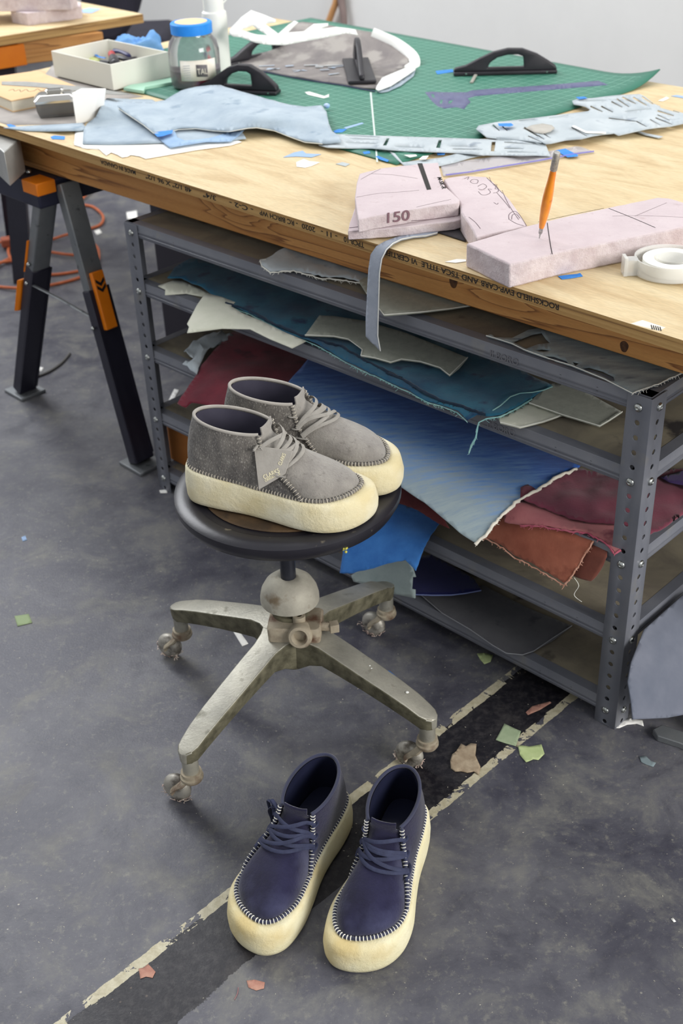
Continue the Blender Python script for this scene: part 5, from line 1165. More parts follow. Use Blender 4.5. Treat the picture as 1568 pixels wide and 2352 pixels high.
# the big blue-grey leather, two layers
h1 = bump2(440*.5+20, 560*.5, 60, 30, .5)
lw = cloth('leather_hide', 'lower layer of blue-grey leather with round corner on the white papers', 'leather', zA([(380, 662), (384, 600), (400, 570), (440, 540), (470, 480), (490, 455), (700, 460), (850, 560), (1100, 590), (1130, 640), (1000, 650), (830, 655), (650, 662), (500, 664)]), flat(TZ+.12, bump2(230, 250, 45, 22, .9)), M_bluegrey, seed=36, th=.08, wr=.12)
hu = lambda x, y: bump2(485, 215, 100, 40, 1.0)(x, y)+bump2(620, 270, 90, 22, .8)(x, y)+bump2(720, 285, 40, 30, .5)(x, y)+.25*max(0, math.sin((x-260)/38.))
up_ = cloth('leather_hide', 'large rumpled blue-grey leather hide draped in front of the jar', 'leather', zA([(484, 464), (560, 470), (700, 472), (760, 462), (830, 420), (900, 402), (960, 394), (1015, 396), (1100, 422), (1190, 448), (1250, 462), (1330, 486), (1400, 492), (1478, 490), (1500, 520), (1510, 570), (1525, 610), (1560, 632), (1565, 655), (1480, 662), (1400, 655), (1330, 630), (1260, 602), (1180, 588), (1140, 590), (1050, 606), (980, 602), (900, 592), (820, 596), (760, 612), (705, 612), (660, 575), (600, 535), (540, 495)]), flat(TZ+.35, hu), M_bluegrey, seed=37, th=.08, wr=.2, wsc=.3)
edge_strip('cut_edge', zA([(484, 464), (540, 497), (600, 537), (660, 577), (705, 614), (760, 613), (820, 597), (900, 593), (980, 603), (1050, 607), (1140, 591), (1180, 589), (1260, 603), (1330, 631), (1400, 656), (1480, 663)]), flat(TZ+.4, hu), .03, M_edge, up_)
fs_ = cloth('leather_strip', 'lighter blue leather strip looping out under the draped hide', 'leather', zA([(705, 612), (750, 605), (800, 596), (815, 640), (850, 652), (960, 640), (1050, 608), (1130, 592), (1100, 620), (1060, 652), (950, 655), (860, 668), (780, 680), (740, 650)]), flat(TZ+.2), mat('light_blue_leather', (136, 164, 196), (156, 182, 210), 14, .85), seed=38, th=.06, wr=.2)
mb = MB(); mb = cloth_mb(zA([(706, 612), (730, 604), (795, 597), (790, 612), (745, 626), (722, 628)]), flat(TZ+.55, lambda x, y: .0), (), 8); mesh('blue_tape', mb, M_tape, fs_, world=True, recalc=False)
cloth('leather_strip', 'blue-grey leather strip reaching to the left table edge below the chrome box', 'leather', [(8, 293), (60, 289), (120, 286), (190, 282), (196, 292), (190, 299), (150, 300), (110, 301), (60, 300)], flat(TZ+.1, bump2(150, 290, 40, 20, .3)), M_bluegrey, seed=39, th=.06)
# cut-out leather strips on the right
def slit(a, b, w):
    a = Vector(a); b = Vector(b); d = (b-a).normalized(); n = Vector((-d.y, d.x))*w*.5; return [tuple(a+n), tuple(b+n*.6), tuple(b-n*.6), tuple(a-n)]
hl = [zQ([(545, 398), (564, 398), (543, 447), (519, 447)]), zQ([(892, 409), (913, 409), (900, 463), (874, 463)]), zQ([(1246, 421), (1271, 421), (1262, 486), (1239, 486)]), zQ([(190, 403), (206, 403), (196, 423), (180, 423)])]
hl += [slit(*zQ([(270, 378), (500, 392)]), 1.6), slit(*zQ([(300, 400), (480, 408)]), 1.2), slit(*zQ([(600, 452), (790, 462)]), 1.3), slit(*zQ([(985, 470), (1180, 474)]), 1.8), slit(*zQ([(960, 452), (1150, 456)]), 1.), slit(*zR([(250, 470), (470, 485)]), 2.), slit(*zR([(250, 515), (390, 519)]), 2.), slit(*zR([(270, 542), (490, 545)]), 1.4), slit(*zQ([(270, 425), (480, 436)]), 1.4)]
o_ = zQ([(85, 430), (130, 400), (190, 370), (500, 382), (800, 392), (1190, 404), (1290, 406)])+zR([(190, 445), (400, 452), (545, 470), (560, 500), (590, 572), (480, 566), (350, 568), (200, 566), (80, 563)])+zQ([(1200, 512), (1100, 502), (1000, 496), (900, 490), (700, 486), (550, 474), (450, 466), (300, 464), (150, 460), (95, 446)])
fsx = flat(TZ+.2, lambda x, y: .12+.1*math.sin(x/17.)); 
fs1 = cloth('leather_offcut', 'long pale blue leather strip with rectangular cut-outs across the front of the mat', 'leather', o_, fsx, M_pale, holes=hl, seed=40, th=.06)
cloth('leather_offcut', 'narrow pale leather strip curving out from the mat corner to the slabs', 'leather', zQ([(550, 480), (600, 500), (650, 560), (760, 545), (900, 530), (1040, 495), (1180, 512), (1100, 530), (1000, 560), (900, 582), (800, 600), (660, 580), (620, 545), (575, 500)]), flat(TZ+.16), M_pale, seed=41, th=.05)
hl = [slit(*zR([(165, 342), (215, 385)]), 4), slit(*zR([(235, 352), (272, 386)]), 3.5), slit(*zR([(395, 362), (500, 425)]), 5), slit(*zR([(500, 420), (545, 450)]), 3), slit(*zR([(540, 408), (588, 438)]), 2.5), slit(*zR([(425, 424), (535, 474)]), 2.5), slit(*zR([(190, 437), (400, 460)]), 1.8), slit(*zR([(355, 312), (475, 299)]), 2), slit(*zR([(580, 292), (720, 270)]), 1.4), slit(*zR([(885, 205), (975, 245)]), 4), slit(*zR([(965, 205), (1052, 248)]), 4), slit(*zR([(1040, 170), (1120, 212)]), 3.5), slit(*zR([(1080, 150), (1170, 210)]), 3.5), slit(*zR([(1120, 138), (1220, 186)]), 4.), slit(*zR([(1200, 140), (1300, 198)]), 4.5), slit(*zR([(1265, 135), (1350, 190)]), 4.5), slit(*zR([(1140, 243), (1330, 222)]), 1.4), slit(*zR([(1020, 292), (1230, 318)]), 3), slit(*zR([(1225, 316), (1300, 356)]), 3), slit(*zR([(745, 360), (860, 426)]), 3), slit(*zR([(1380, 238), (1500, 275)]), 4), slit(*zR([(1400, 210), (1540, 252)]), 3.5), slit(*zR([(1365, 290), (1490, 340)]), 3), slit(*zR([(1325, 302), (1400, 345)]), 2.5), slit(*zR([(1380, 268), (1470, 310)]), 2.5), slit(*zR([(800, 165), (1000, 160)]), 1.6)]
o_ = zR([(42, 372), (60, 348), (190, 322), (350, 305), (480, 290), (700, 262), (868, 242), (885, 228), (850, 208), (800, 196), (762, 190), (750, 165), (790, 150), (900, 145), (1000, 132), (1100, 122), (1250, 115), (1290, 135), (1350, 185), (1400, 205), (1480, 230), (1568, 255), (1640, 262), (1640, 300), (1568, 332), (1480, 352), (1380, 362), (1300, 372), (1200, 395), (1090, 420), (1060, 405), (980, 412), (900, 425), (820, 445), (700, 455), (600, 478), (560, 482), (540, 474), (400, 458), (250, 448), (120, 434), (85, 405)])
of2 = cloth('leather_offcut', 'wide pale blue leather offcut full of slits on the right end of the mat', 'leather', o_, flat(TZ+.32, lambda x, y: .12+.1*math.sin(x/21.)), M_pale, holes=hl, seed=42, th=.06)
mb = cloth_mb(zR([(410, 365), (450, 345), (530, 332), (600, 345), (622, 365), (590, 390), (540, 404), (480, 400)]), flat(TZ+.6), (), 9); tag(mesh('fabric_scrap', mb, mat('greige_felt', (172, 168, 160), (182, 178, 170), 30, .9), world=True, recalc=False, solid=.05), 'small greige felt scrap lying on the slit leather offcut', 'fabric')
mb = cloth_mb(zR([(748, 352), (765, 345), (850, 388), (1000, 395), (1000, 405), (850, 402)]), flat(TZ+.62), (), 9); tag(mesh('paper_strip', mb, M_paper, world=True, recalc=False, solid=.04), 'thin bent white paper strip on the slit leather offcut', 'paper')
cloth('leather_strip', 'thin grey leather sliver curling off the slit offcut onto the plywood', 'leather', zR([(1180, 380), (1220, 378), (1300, 405), (1420, 428), (1390, 440), (1290, 418)]), flat(TZ+.15), M_pale, seed=43, th=.04)
cloth('plastic_piece', 'navy outlined plastic template with a long tail on the green mat', 'template', zQ([(800, 92), (850, 88), (900, 92), (1080, 92), (1110, 80), (1250, 68), (1400, 58)])+zR([(380, 62), (700, 38), (1000, 12), (1060, 15), (1088, 42), (900, 58), (700, 75), (400, 100), (180, 118), (0, 135)])+zQ([(1130, 122), (1085, 132), (1105, 158), (1080, 180), (1062, 205), (1010, 192), (930, 202), (885, 186), (845, 150)]), on(TZ+.14), mat('indigo_plastic', (78, 80, 116), (96, 100, 132), 20, .5), seed=44, th=.04, holes=[zQ([(840, 105), (858, 105), (868, 130), (850, 125)]), zQ([(905, 140), (920, 145), (912, 170), (898, 165)]), zQ([(960, 150), (990, 142), (975, 165), (955, 168)])])
rl = cloth('clear_ruler', 'clear acrylic ruler with violet edges taped down with blue tape', 'ruler', zR([(-220, 640), (-100, 620), (0, 600), (300, 560), (560, 540), (780, 500), (820, 505), (915, 542), (780, 560), (500, 612), (200, 660), (0, 695), (-200, 720)]), on(TZ+.1), mat('violet_acrylic', (206, 204, 212), (216, 214, 220), 14, .2), seed=45, th=.05)
MATS['violet_acrylic'].node_tree.nodes['Principled BSDF'].inputs['Alpha'].default_value = .45
mb = cloth_mb(zR([(628, 532), (700, 518), (796, 566), (790, 576), (718, 583)]), on(TZ+.15), (), 9); mesh('blue_tape', mb, M_tape, rl, world=True, recalc=False)
edge_strip('violet_edge', zR([(-180, 716), (0, 693), (200, 658), (500, 610), (780, 558), (910, 541)]), on(TZ+.12), .05, mat('violet_line', (120, 116, 190), rough=.5), rl)
# grey curled shell on the mat with white rims
hs = lambda x, y: 2.2*max(0., min(1., (150-y)/90.))**1.2*(1 if x > 560 else max(0, (x-500)/60))
M_shell = mat('mottled_grey_shell', (112, 106, 106), (138, 132, 128), 7, .7, c3=(152, 147, 142), s3=14, r3=(.53, .62), distort=1.5)
shl = cloth('curled_hide', 'mottled grey curled hide with white turned edge on the far side of the mat', 'leather', zM([(405, 415), (500, 370), (600, 330), (700, 300), (760, 250), (760, 150), (850, 140), (1000, 160), (1190, 190), (1290, 205), (1350, 245), (1430, 305), (1510, 370), (1515, 415), (1440, 445), (1360, 480), (1312, 556), (1200, 545), (1100, 525), (950, 505), (800, 480), (600, 440), (420, 425)]), flat(TZ+.2, hs), M_shell, seed=46, th=.12, wr=.15)
def ribbon_px(name, label, pts, w, zf, m, parent=None, flatn=.25):
    P = chain([at(x, y, TZ+zf(x, y)) for x, y in pts], 6); mb = MB(); mb.tube(P, w, 10, flat=flatn, up=(CAMP-P[0]).normalized())
    o = mesh(name, mb, m, parent, world=True, sharp=60)
    if parent is None: tag(o, label, 'paper')
    return o
M_wht = mat('white_card', (236, 236, 232), rough=.7)
ribbon_px('white_rim', '', zM([(1285, 205), (1350, 232), (1440, 275), (1530, 345), (1545, 400), (1500, 440)]), .55, lambda x, y: .3+hs(x, y), M_wht, shl)
cloth('white_rim', '', '', zM([(1305, 552), (1310, 535), (1345, 480), (1430, 445), (1530, 405), (1556, 400), (1550, 430), (1500, 465), (1400, 530), (1320, 560)]), flat(TZ+.5, hs), M_wht, parent=shl, seed=47, th=.08, step=8)
cloth('blue_underside', '', '', zM([(1310, 560), (1400, 530), (1500, 465), (1555, 425), (1540, 470), (1460, 530), (1380, 566), (1330, 574)]), flat(TZ+.25, hs), M_bluegrey, parent=shl, seed=48, th=.06, step=8)
mb = MB(); edge_strip('dark_edge', zM([(405, 424), (600, 446), (800, 486), (950, 511), (1100, 532), (1200, 552), (1300, 570)]), flat(TZ+.2, hs), .06, mat('navy_edge', (44, 48, 84), rough=.7), shl)
mb = MB(); r_ = random.Random(9)
for k in range(26):
    x = r_.uniform(620, 1080); y = r_.uniform(400, 500); q = zM([(x, y)])[0]
    if not inside(q, zM([(560, 360), (800, 330), (1080, 390), (1090, 500), (900, 480), (600, 420)])): continue
    p = at(*q, TZ+.36+hs(*q)); a = r_.uniform(-.5, .6); L = r_.uniform(.7, 1.6); w = r_.uniform(.15, .4)
    mb.box(-L/2, L/2, -w/2, w/2, 0, .02, Matrix.Translation(p) @ Matrix.Rotation(a, 4, 'Z'))
tag(mesh('paper_shreds', mb, mat('shred_mix', (178, 176, 170), (150, 168, 190), 12, .8), world=True), 'scattered pale paper shreds on the grey curled hide', 'paper shreds', kind='stuff')
# white cut-out sheet leaning over the curled hide
hz = lambda x, y: TZ+2.6
plp = at(600, 95, TZ+3.6); pln = (CAMP-plp).normalized(); pln = (pln+Vector((0, 0, .5))).normalized()
cloth('cutout_sheet', 'white cut-out card with curved straps bowed over the grey curled hide', 'paper', zM([(392, 215), (400, 185), (470, 110), (532, 64), (600, 88), (685, 124), (684, 142), (640, 146), (620, 152), (700, 212), (760, 160), (800, 132), (825, 140), (780, 185), (760, 205), (860, 195), (920, 150), (1010, 148), (1010, 165), (960, 182), (1060, 172), (1180, 186), (1195, 222), (1120, 212), (1000, 235), (850, 262), (740, 284), (640, 282), (560, 268), (470, 235), (420, 232)]), lambda x, y: at_plane(x, y, plp, pln), M_wht, holes=[zM([(470, 188), (540, 160), (580, 190), (632, 222), (570, 218), (510, 200)])], seed=49, th=.05, step=9, wr=.1)
# small bits on the table
def bit(name, label, cat, poly, m, z=TZ+.02, th=.02, group=None):
    mb = MB(); slab(mb, poly, z, z+th); return tag(mesh(name, mb, m, world=True), label, cat, group)
M_lblue = mat('pale_blue_scrap', (150, 176, 210), rough=.8)
bit('masking_tape', 'short blue tape strip on the plywood below the long pink block', 'tape', [(1281, 634), (1295, 632), (1325, 629), (1332, 627), (1338, 634), (1310, 639), (1290, 641)], M_tape)
bit('masking_tape', 'blue tape piece in front of the blue-grey leather strip at the left', 'tape', zA([(232, 628), (250, 622), (298, 626), (296, 640), (240, 638)]), M_tape)
bit('masking_tape', 'blue tape corner at the far left front edge of the table', 'tape', zA([(30, 572), (48, 570), (75, 580), (62, 590), (40, 582)]), M_tape)
bit('masking_tape', 'blue tape end at the left of the green grip on the mat', 'tape', zB([(432, 326), (510, 318), (514, 330), (440, 340)]), M_tape, TZ+.14)
bit('masking_tape', 'blue tape piece on the tip of the slit leather offcut', 'tape', zR([(203, 332), (300, 330), (318, 345), (290, 354), (210, 350)]), M_tape, TZ+.62)
bit('masking_tape', 'blue tape piece on the rear edge of the slit leather offcut', 'tape', zR([(778, 138), (840, 134), (862, 145), (800, 152)]), M_tape, TZ+.62)
bit('masking_tape', 'blue tape scrap on the mat at the end of the rumpled hide', 'tape', zQ([(190, 350), (225, 338), (278, 338), (250, 358), (200, 362)]), M_tape, TZ+.14)
bit('masking_tape', 'blue tape scrap on the mat below the front leather strip, left one', 'tape', zQ([(385, 490), (430, 484), (436, 498), (395, 504)]), M_tape, TZ+.14)
bit('masking_tape', 'long blue tape scrap near the front corner of the mat', 'tape', zQ([(470, 520), (490, 517), (560, 545), (550, 556), (500, 540)]), M_tape, TZ+.14)
bit('masking_tape', 'blue tape scrap on the mat just behind the pink slabs', 'tape', zQ([(875, 492), (940, 490), (930, 508), (885, 510)]), M_tape, TZ+.14)
bit('paper_scrap', 'white paper scrap on the mat near the front corner', 'paper', zQ([(760, 538), (785, 518), (825, 515), (805, 540)]), M_paper, TZ+.3)
bit('paper_scrap', 'flat white scrap on the mat left of the other white one', 'paper', zQ([(660, 510), (740, 508), (748, 516), (700, 526)]), M_paper, TZ+.3)
bit('paper_scrap', 'jagged white paper scrap on the bare plywood left of the slabs', 'paper', zA([(1360, 745), (1395, 730), (1420, 740), (1468, 745), (1430, 762), (1400, 770), (1362, 765)]), M_paper)
bit('leather_chip', 'pale blue leather chip beside the jagged white scrap', 'leather', zA([(1300, 722), (1350, 700), (1390, 692), (1405, 705), (1475, 708), (1430, 722), (1360, 718)]), M_lblue)
bit('leather_chip', 'faint blue square chip at the mat corner', 'leather', zQ([(205, 570), (250, 558), (300, 570), (270, 586)]), mat('dusty_blue_chip', (176, 184, 186), rough=.8))
bit('paper_scrap', 'white strip lying on the mat right of the curled grip', 'paper', zQ([(0, 92), (30, 88), (130, 118), (160, 105), (160, 122), (125, 132), (20, 108)]), M_paper, TZ+.14)
bit('leather_strip', 'short pale blue strip on the mat right of the rumpled hide', 'leather', zQ([(258, 328), (380, 294), (392, 300), (275, 336)]), M_lblue, TZ+.14)
bit('paper_scrap', 'small folded white scrap on the plywood beside the long pink block', 'paper', zD([(580, 490), (630, 478), (668, 480), (668, 488), (625, 494)]), M_paper)
bit('paper_scrap', 'white scrap beyond the right corner of the green mat', 'paper', zR([(1385, 165), (1445, 135), (1468, 145), (1420, 168)]), M_paper)
bit('masking_tape', 'blue strip at the right edge behind the slit offcut', 'tape', zR([(1480, 130), (1520, 122), (1600, 135), (1600, 150)]), M_lblue)
mb = MB(); mb.ball(at(750, 243, TZ+.5), .28, 8, (1, 1, .8)); tag(mesh('tape_ball', mb, mat('blue_white_ball', (200, 212, 226), (110, 160, 220), 60, .8), world=True), 'small crumpled blue and white tape ball at the hide corner', 'tape')

# ------------------------------------------------------------------ sawhorse at the left, sawhorse foot at the right
M_galv = mat('galvanised_steel', (116, 120, 124), (134, 137, 138), 9, .45, metal=.5, c3=(90, 92, 96), s3=40)
M_dleg = mat('dark_leg_paint', (30, 29, 42), (38, 37, 50), 12, .45)
M_org = mat('orange_plastic', (236, 132, 18), (226, 120, 14), 12, .5)
M_rust = mat('rusty_orange', (196, 98, 22), (150, 74, 26), 12, .7)
def saw_leg(root, top, foot, zsplit, w, d, facing):
    ax = (foot-top).normalized(); side = TN; nrm = ax.cross(side).normalized()
    def sec(p, w_, d_): return [p+side*a*w_/2+nrm*b*d_/2 for a, b in ((1, 1), (-1, 1), (-1, -1), (1, -1))]
    pt_ = lambda z: top+(foot-top)*((top.z-z)/(top.z-foot.z))
    mb = MB(); mb.loft([sec(top, w, d), sec(pt_(zsplit-1), w, d)]); u_ = mesh('upper_leg', mb, M_galv, root, world=True, bevel=.12)
    mb = MB(); mb.loft([sec(pt_(zsplit), w*1.12, d*1.2), sec(pt_(.5), w*1.12, d*1.2)]); l_ = mesh('lower_leg', mb, M_dleg, root, world=True, bevel=.15)
    mb = MB()
    for a in (-1, 1): mb.loft([[p+nrm*a*0+side*(a*w*.5) + nrm*d*.55 for p in (pt_(zsplit)-side*.12, pt_(zsplit)+side*.12, pt_(zsplit)+side*.12+nrm*.12, pt_(zsplit)-side*.12+nrm*.12)], [p+side*(a*w*.5)+nrm*d*.55 for p in (pt_(1)-side*.12, pt_(1)+side*.12, pt_(1)+side*.12+nrm*.12, pt_(1)-side*.12+nrm*.12)]])
    mesh('leg_rib', mb, M_dleg, l_, world=True)
    f = pt_(.4); mb = MB().box(-1.7, 1.7, -1.5, 1.5, 0, .35, Matrix.Translation(Vector((f.x, f.y, 0))) @ Matrix.Rotation(TYAW, 4, 'Z')); mesh('foot_plate', mb, M_galv, l_, world=True, bevel=.08)
    return pt_, ax, side, nrm, u_, l_
apx = Vector((-26.2, 107.6, 0)); sw = thing('sawhorse', 'steel folding sawhorse with orange latches under the left end of the table', 'sawhorse', (apx.x, apx.y, 0))
fB = at(328, 1068, 0); fA = at(57, 900, 0); tB = at(152, 418, 25.2); tA = at(108, 425, 25.2)
ptB, axB, sB, nB, uB, lB = saw_leg(sw, tB, Vector((fB.x, fB.y, .2)), 16.2, 1.9, 1.1, 1)
ptA, axA, sA_, nA_, uA, lA = saw_leg(sw, tA, Vector((fA.x, fA.y, .2)), 16.5, 1.9, 1.1, -1)
def latch(ptf, ax, s, n, z0, z1, w, par, sg):
    P = [ptf(z0), ptf(z1)]; n = n if n.dot(CAMP-P[0]) > 0 else -n
    mb = MB(); mb.loft([[p+s*a*w/2+n*b for a, b in ((1, .6), (-1, .6), (-1, 1.15), (1, 1.15))] for p in P]); return mesh('orange_latch', mb, M_org, par, world=True, bevel=.1)
la = latch(ptB, axB, sB, nB, 17.6, 12.6, 1.25, lB, 1)
n_ = nB if nB.dot(CAMP-tB) > 0 else -nB; c0_ = ptB(16.7)+n_*1.17; mb = MB()
for off in (0, .55):
    mb.loft([[c0_+sB*a+axB*(b+off)+n_*q for a, b in ((-.45, -.3), (0, .1), (.45, -.3), (.45, .0), (0, .4), (-.45, .0))] for q in (0, .03)])
mesh('chevron_mark', mb, M_dark, la, world=True)
mb = MB(); pA_ = ptA(14.5); lf = Vector((-1, 0, 0))
mb.loft([[p+lf*(1.15)+sA_*a+lf*b for a, b in ((.35, 0), (-.35, 0), (-.35, .45), (.35, .45))] for p in (ptA(15.0), ptA(11.2))]); mesh('orange_latch', mb, M_org, lA, world=True, bevel=.08)
mb = MB(); mb.loft([[p+lf*(.75)+sA_*a+lf*b for a, b in ((.5, 0), (-.5, 0), (-.5, .15), (.5, .15))] for p in (ptA(19.5), ptA(16.0))]); mesh('orange_strip', mb, M_org, uA, world=True)
mb = MB(); mb.tube([ptA(14.8)+TN*-.9, (ptA(14.4)+ptB(14.4))/2-TN*.9, ptB(13.6)-TN*.7], .2, 8, flat=.4); mesh('cross_brace', mb, M_galv, sw, world=True)
for p in (ptA(14.8)-TN*1.1, ptB(13.0)-TN*1.3, ptA(17)-TN*1.1):
    mesh('rivet', MB().ball(p, .2, 6), M_bolt, sw, world=True)
mb = MB().box(-4.6, 3.2, -1.6, 30, 23.4, 25.72, Matrix.Translation(apx) @ Matrix.Rotation(TYAW, 4, 'Z')); mesh('top_rail', mb, mat('navy_black_plastic', (30, 32, 52), (40, 42, 60), 14, .5), sw, world=True, bevel=.2)
pc1, pc2 = at(112, 405, 25.7), at(172, 425, 25.7)
mb = MB().box(1.0, 3.4, -1.75, .2, 24.6, 25.74, Matrix.Translation(apx) @ Matrix.Rotation(TYAW, 4, 'Z')); mesh('orange_clip', mb, M_org, sw, world=True, bevel=.1)
p1, p2, p0 = at(9, 350, 29.0), at(46, 318, 29.0), at(-40, 306, 29.0); p3 = p0+p2-p1; D_ = Vector((0, 0, -2.9))
mb = MB(); mb.loft([[v+D_ for v in (p1, p2, p3, p0)], [p1, p2, p3, p0]]); mesh('support_bracket', mb, mat('bright_galvanised', (176, 176, 172), (150, 150, 146), 8, .4, metal=.3), sw, world=True, bevel=.08)
mb = MB().ball(at(66, 395, 26.0), .22, 6); mesh('bolt', mb, M_bolt, sw, world=True)
# right foot
sf = thing('sawhorse', 'second sawhorse, only its grey steel foot showing at the right edge of the photo', 'sawhorse', at(1555, 1680, 0), .0)
mb = MB(); slab(mb, [(1499, 1675), (1520, 1664), (1640, 1704), (1640, 1740), (1560, 1706), (1510, 1690)], 0, .5); mesh('foot_plate', mb, M_galv, sf, world=True, bevel=.06)
fr = at(1650, 1668, .5); mb = MB(); mb.loft([[fr+Vector((a, b, 0)) for a, b in ((-1.6, -.6), (.6, -1.2), (1.2, .4), (-1.0, 1.0))], [fr+Vector((a+9, b+1, 24)) for a, b in ((-1, -.6), (1, -.6), (1, .6), (-1, .6))]]); mesh('leg', mb, mat('brown_grey_leg', (74, 62, 46), (96, 84, 60), 10, .6), sf, world=True, bevel=.1)

# ------------------------------------------------------------------ orange cord on the floor
cpts = [(236, 405), (205, 440), (184, 466), (215, 476), (236, 496), (230, 516), (195, 528), (150, 540), (110, 552), (60, 556), (10, 556), (-40, 562), (-50, 585), (-10, 602), (40, 596), (90, 578), (150, 584), (200, 590), (222, 600), (215, 612), (170, 625), (110, 631), (60, 622), (28, 600), (20, 570), (45, 560), (70, 570), (40, 585), (-10, 610), (-60, 640), (-20, 656), (60, 662), (130, 652), (190, 634), (222, 606), (226, 575), (215, 560)]
mb = MB(); mb.tube(chain([at(x, y, .25+.2*(i % 3 == 1)) for i, (x, y) in enumerate(cpts)], 7), .2, 8)
tag(mesh('extension_cord', mb, mat('orange_cord', (186, 98, 56), (168, 84, 46), 30, .55), world=True, sharp=60), 'orange extension cord coiled on the floor behind the sawhorse', 'cord')
mb = MB(); mb.box(-2.4, 1.8, -.8, .8, .3, 1.5, Matrix.Translation(at(46, 566, 0)) @ Matrix.Rotation(.3, 4, 'Z')); tag(mesh('power_connector', mb, mat('worn_orange_red', (170, 92, 66), (140, 70, 50), 20, .7), world=True, bevel=.25), 'worn orange power connector lying among the coiled cord', 'plug')
mb = MB(); mb.tube(chain([at(x, y, .12) for x, y in ((75, 868), (110, 855), (140, 835), (160, 812))], 6), .16, 7); tag(mesh('cable_end', mb, mat('grey_cable', (92, 90, 88), rough=.7), world=True), 'thin grey cable end beside the left sawhorse leg', 'cable')

# ------------------------------------------------------------------ second table, chair and cords far behind
t2 = thing('work_table', 'far plywood table with pink blocks at the upper left corner of the photo', 'table', at(328, 38, 30))
poly = [(328, 32), (182, 4), (60, -18), (-160, -5), (-160, 112), (0, 84)]
P_ = [at(x, y, 30) for x, y in poly]; mb = MB(); mb.loft([[p-Vector((0, 0, 1.0)) for p in P_], P_]); tt = mesh('plywood_top', mb, [M_ply, M_plyedge], t2, world=True)
for p in tt.data.polygons:
    if abs(p.normal.z) < .5: p.material_index = 1
e0_ = at(215, 70, 28.9); e1b = at(236, 73, 28.9); dirb = (at(20, 92, 28.9)-e0_); wdt = e1b-e0_
mb = MB(); mb.loft([[e0_, e1b, e1b-Vector((0, 0, 2.6)), e0_-Vector((0, 0, 2.6))], [e0_+dirb, e1b+dirb, e1b+dirb-Vector((0, 0, 2.6)), e0_+dirb-Vector((0, 0, 2.6))]]); mesh('timber_rail', mb, M_beam, t2, world=True, bevel=.1)
s2 = thing('sawhorse', 'orange-topped sawhorse carrying the far table at the left edge', 'sawhorse', at(20, 250, 0))
ob_ = at(56, 128, 27); mb = MB(); mb.loft([[at(x, y, 28.6)+Vector((0, 0, q)) for x, y in ((-60, 118), (55, 100), (58, 92), (-60, 105))] for q in (-2.4, 0)]); mesh('orange_clamp', mb, M_org, s2, world=True, bevel=.1)
lg = at(12, 148, 25.8); mb = MB(); mb.loft([[lg+Vector((a, b, 0)) for a, b in ((-1.2, -.6), (1.2, -.6), (1.2, .6), (-1.2, .6))], [Vector((lg.x-1.5+a, lg.y-4+b, 0)) for a, b in ((-1.2, -.6), (1.2, -.6), (1.2, .6), (-1.2, .6))]]); mesh('leg', mb, M_dleg, s2, world=True)
lg2 = lg+Vector((-2, 3, 0)); mb = MB(); mb.loft([[lg2+Vector((a, b, 0)) for a, b in ((-1.2, -.6), (1.2, -.6), (1.2, .6), (-1.2, .6))], [Vector((lg2.x-4+a, lg2.y+10+b, 0)) for a, b in ((-1.2, -.6), (1.2, -.6), (1.2, .6), (-1.2, .6))]]); mesh('leg', mb, M_dleg, s2, world=True)
foam_block('lower pink foam block on the far table at the upper left', [(24, 24), (60, 30), (185, 14), (186, 5), (120, 0), (30, 8)], 30, 31.4, 'pink foam blocks on the far table')
foam_block('upper pink foam block stacked on the far table at the upper left', [(-60, 0), (0, -2), (160, -6), (175, -14), (100, -30), (-60, -20)], 31.42, 32.8, 'pink foam blocks on the far table')
bit('paper_scrap', 'pale blue paper on the far table beside the pink blocks', 'paper', [(187, 22), (205, 18), (232, 20), (210, 30), (190, 29)], M_lblue, 30.02)
ch = thing('office_chair', 'black chair with a rounded back behind the far table', 'chair', Vector((at(270, 90, 20).x, 196, 0)))
M_chair = mat('black_fabric', (32, 31, 42), (40, 38, 50), 14, .85)
cpp = Vector((0, 196, 0)); cpn = Vector((0, -1, 0))
Pc = [at_plane(x, y, cpp, cpn) for x, y in ((178, -80), (335, -80), (326, -10), (316, 30), (300, 62), (284, 86), (262, 98), (236, 100), (205, 80), (185, 30))]
mb = MB(); mb.loft([[p+Vector((0, q, 0)) for p in Pc] for q in (0, 3.5)]); mesh('backrest', mb, M_chair, ch, world=True, bevel=.9, seg=3)
ctr_ = sum(Pc, Vector((0, 0, 0)))/len(Pc); zb = min(p.z for p in Pc)
mb = MB(); mb.box(ctr_.x-9, ctr_.x+7, 199, 215, zb-3, zb-.2); mesh('seat', mb, M_chair, ch, world=True, bevel=1)
mb = MB(); mb.cyl((ctr_.x-1, 207, .6), (ctr_.x-1, 207, zb-3), 1.1, 14); mesh('column', mb, M_dleg, ch, world=True)
for k in range(5):
    a = 2*math.pi*k/5; mb = MB(); mb.tube([Vector((ctr_.x-1, 207, 2.5)), Vector((ctr_.x-1+11*math.cos(a), 207+11*math.sin(a), 1.2))], [1., .7], 8); mb.ball((ctr_.x-1+11*math.cos(a), 207+11*math.sin(a), 1.0), 1., 6); mesh('leg', mb, M_dleg, ch, world=True)
wpt = wc_+wn*(-1.2)
for nm_, lab_, pts, m_, r_w in (('hanging_cord', 'tan cord hanging in front of the wall behind the curled hide', [(778, -60), (772, 0), (762, 30), (752, 62), (748, 120)], mat('tan_cord', (196, 146, 96), rough=.7), .55), ('hanging_cord', 'grey cord hanging in front of the wall right of the tan cord', [(779, -60), (783, 0), (788, 30), (790, 66), (792, 130)], mat('grey_brown_cord', (128, 112, 108), rough=.7), .6)):
    mb = MB(); mb.tube(chain([at_plane(x, y, wpt, -wn) for x, y in pts], 6), r_w, 8); tag(mesh(nm_, mb, m_, world=True, sharp=60), lab_, 'cord')

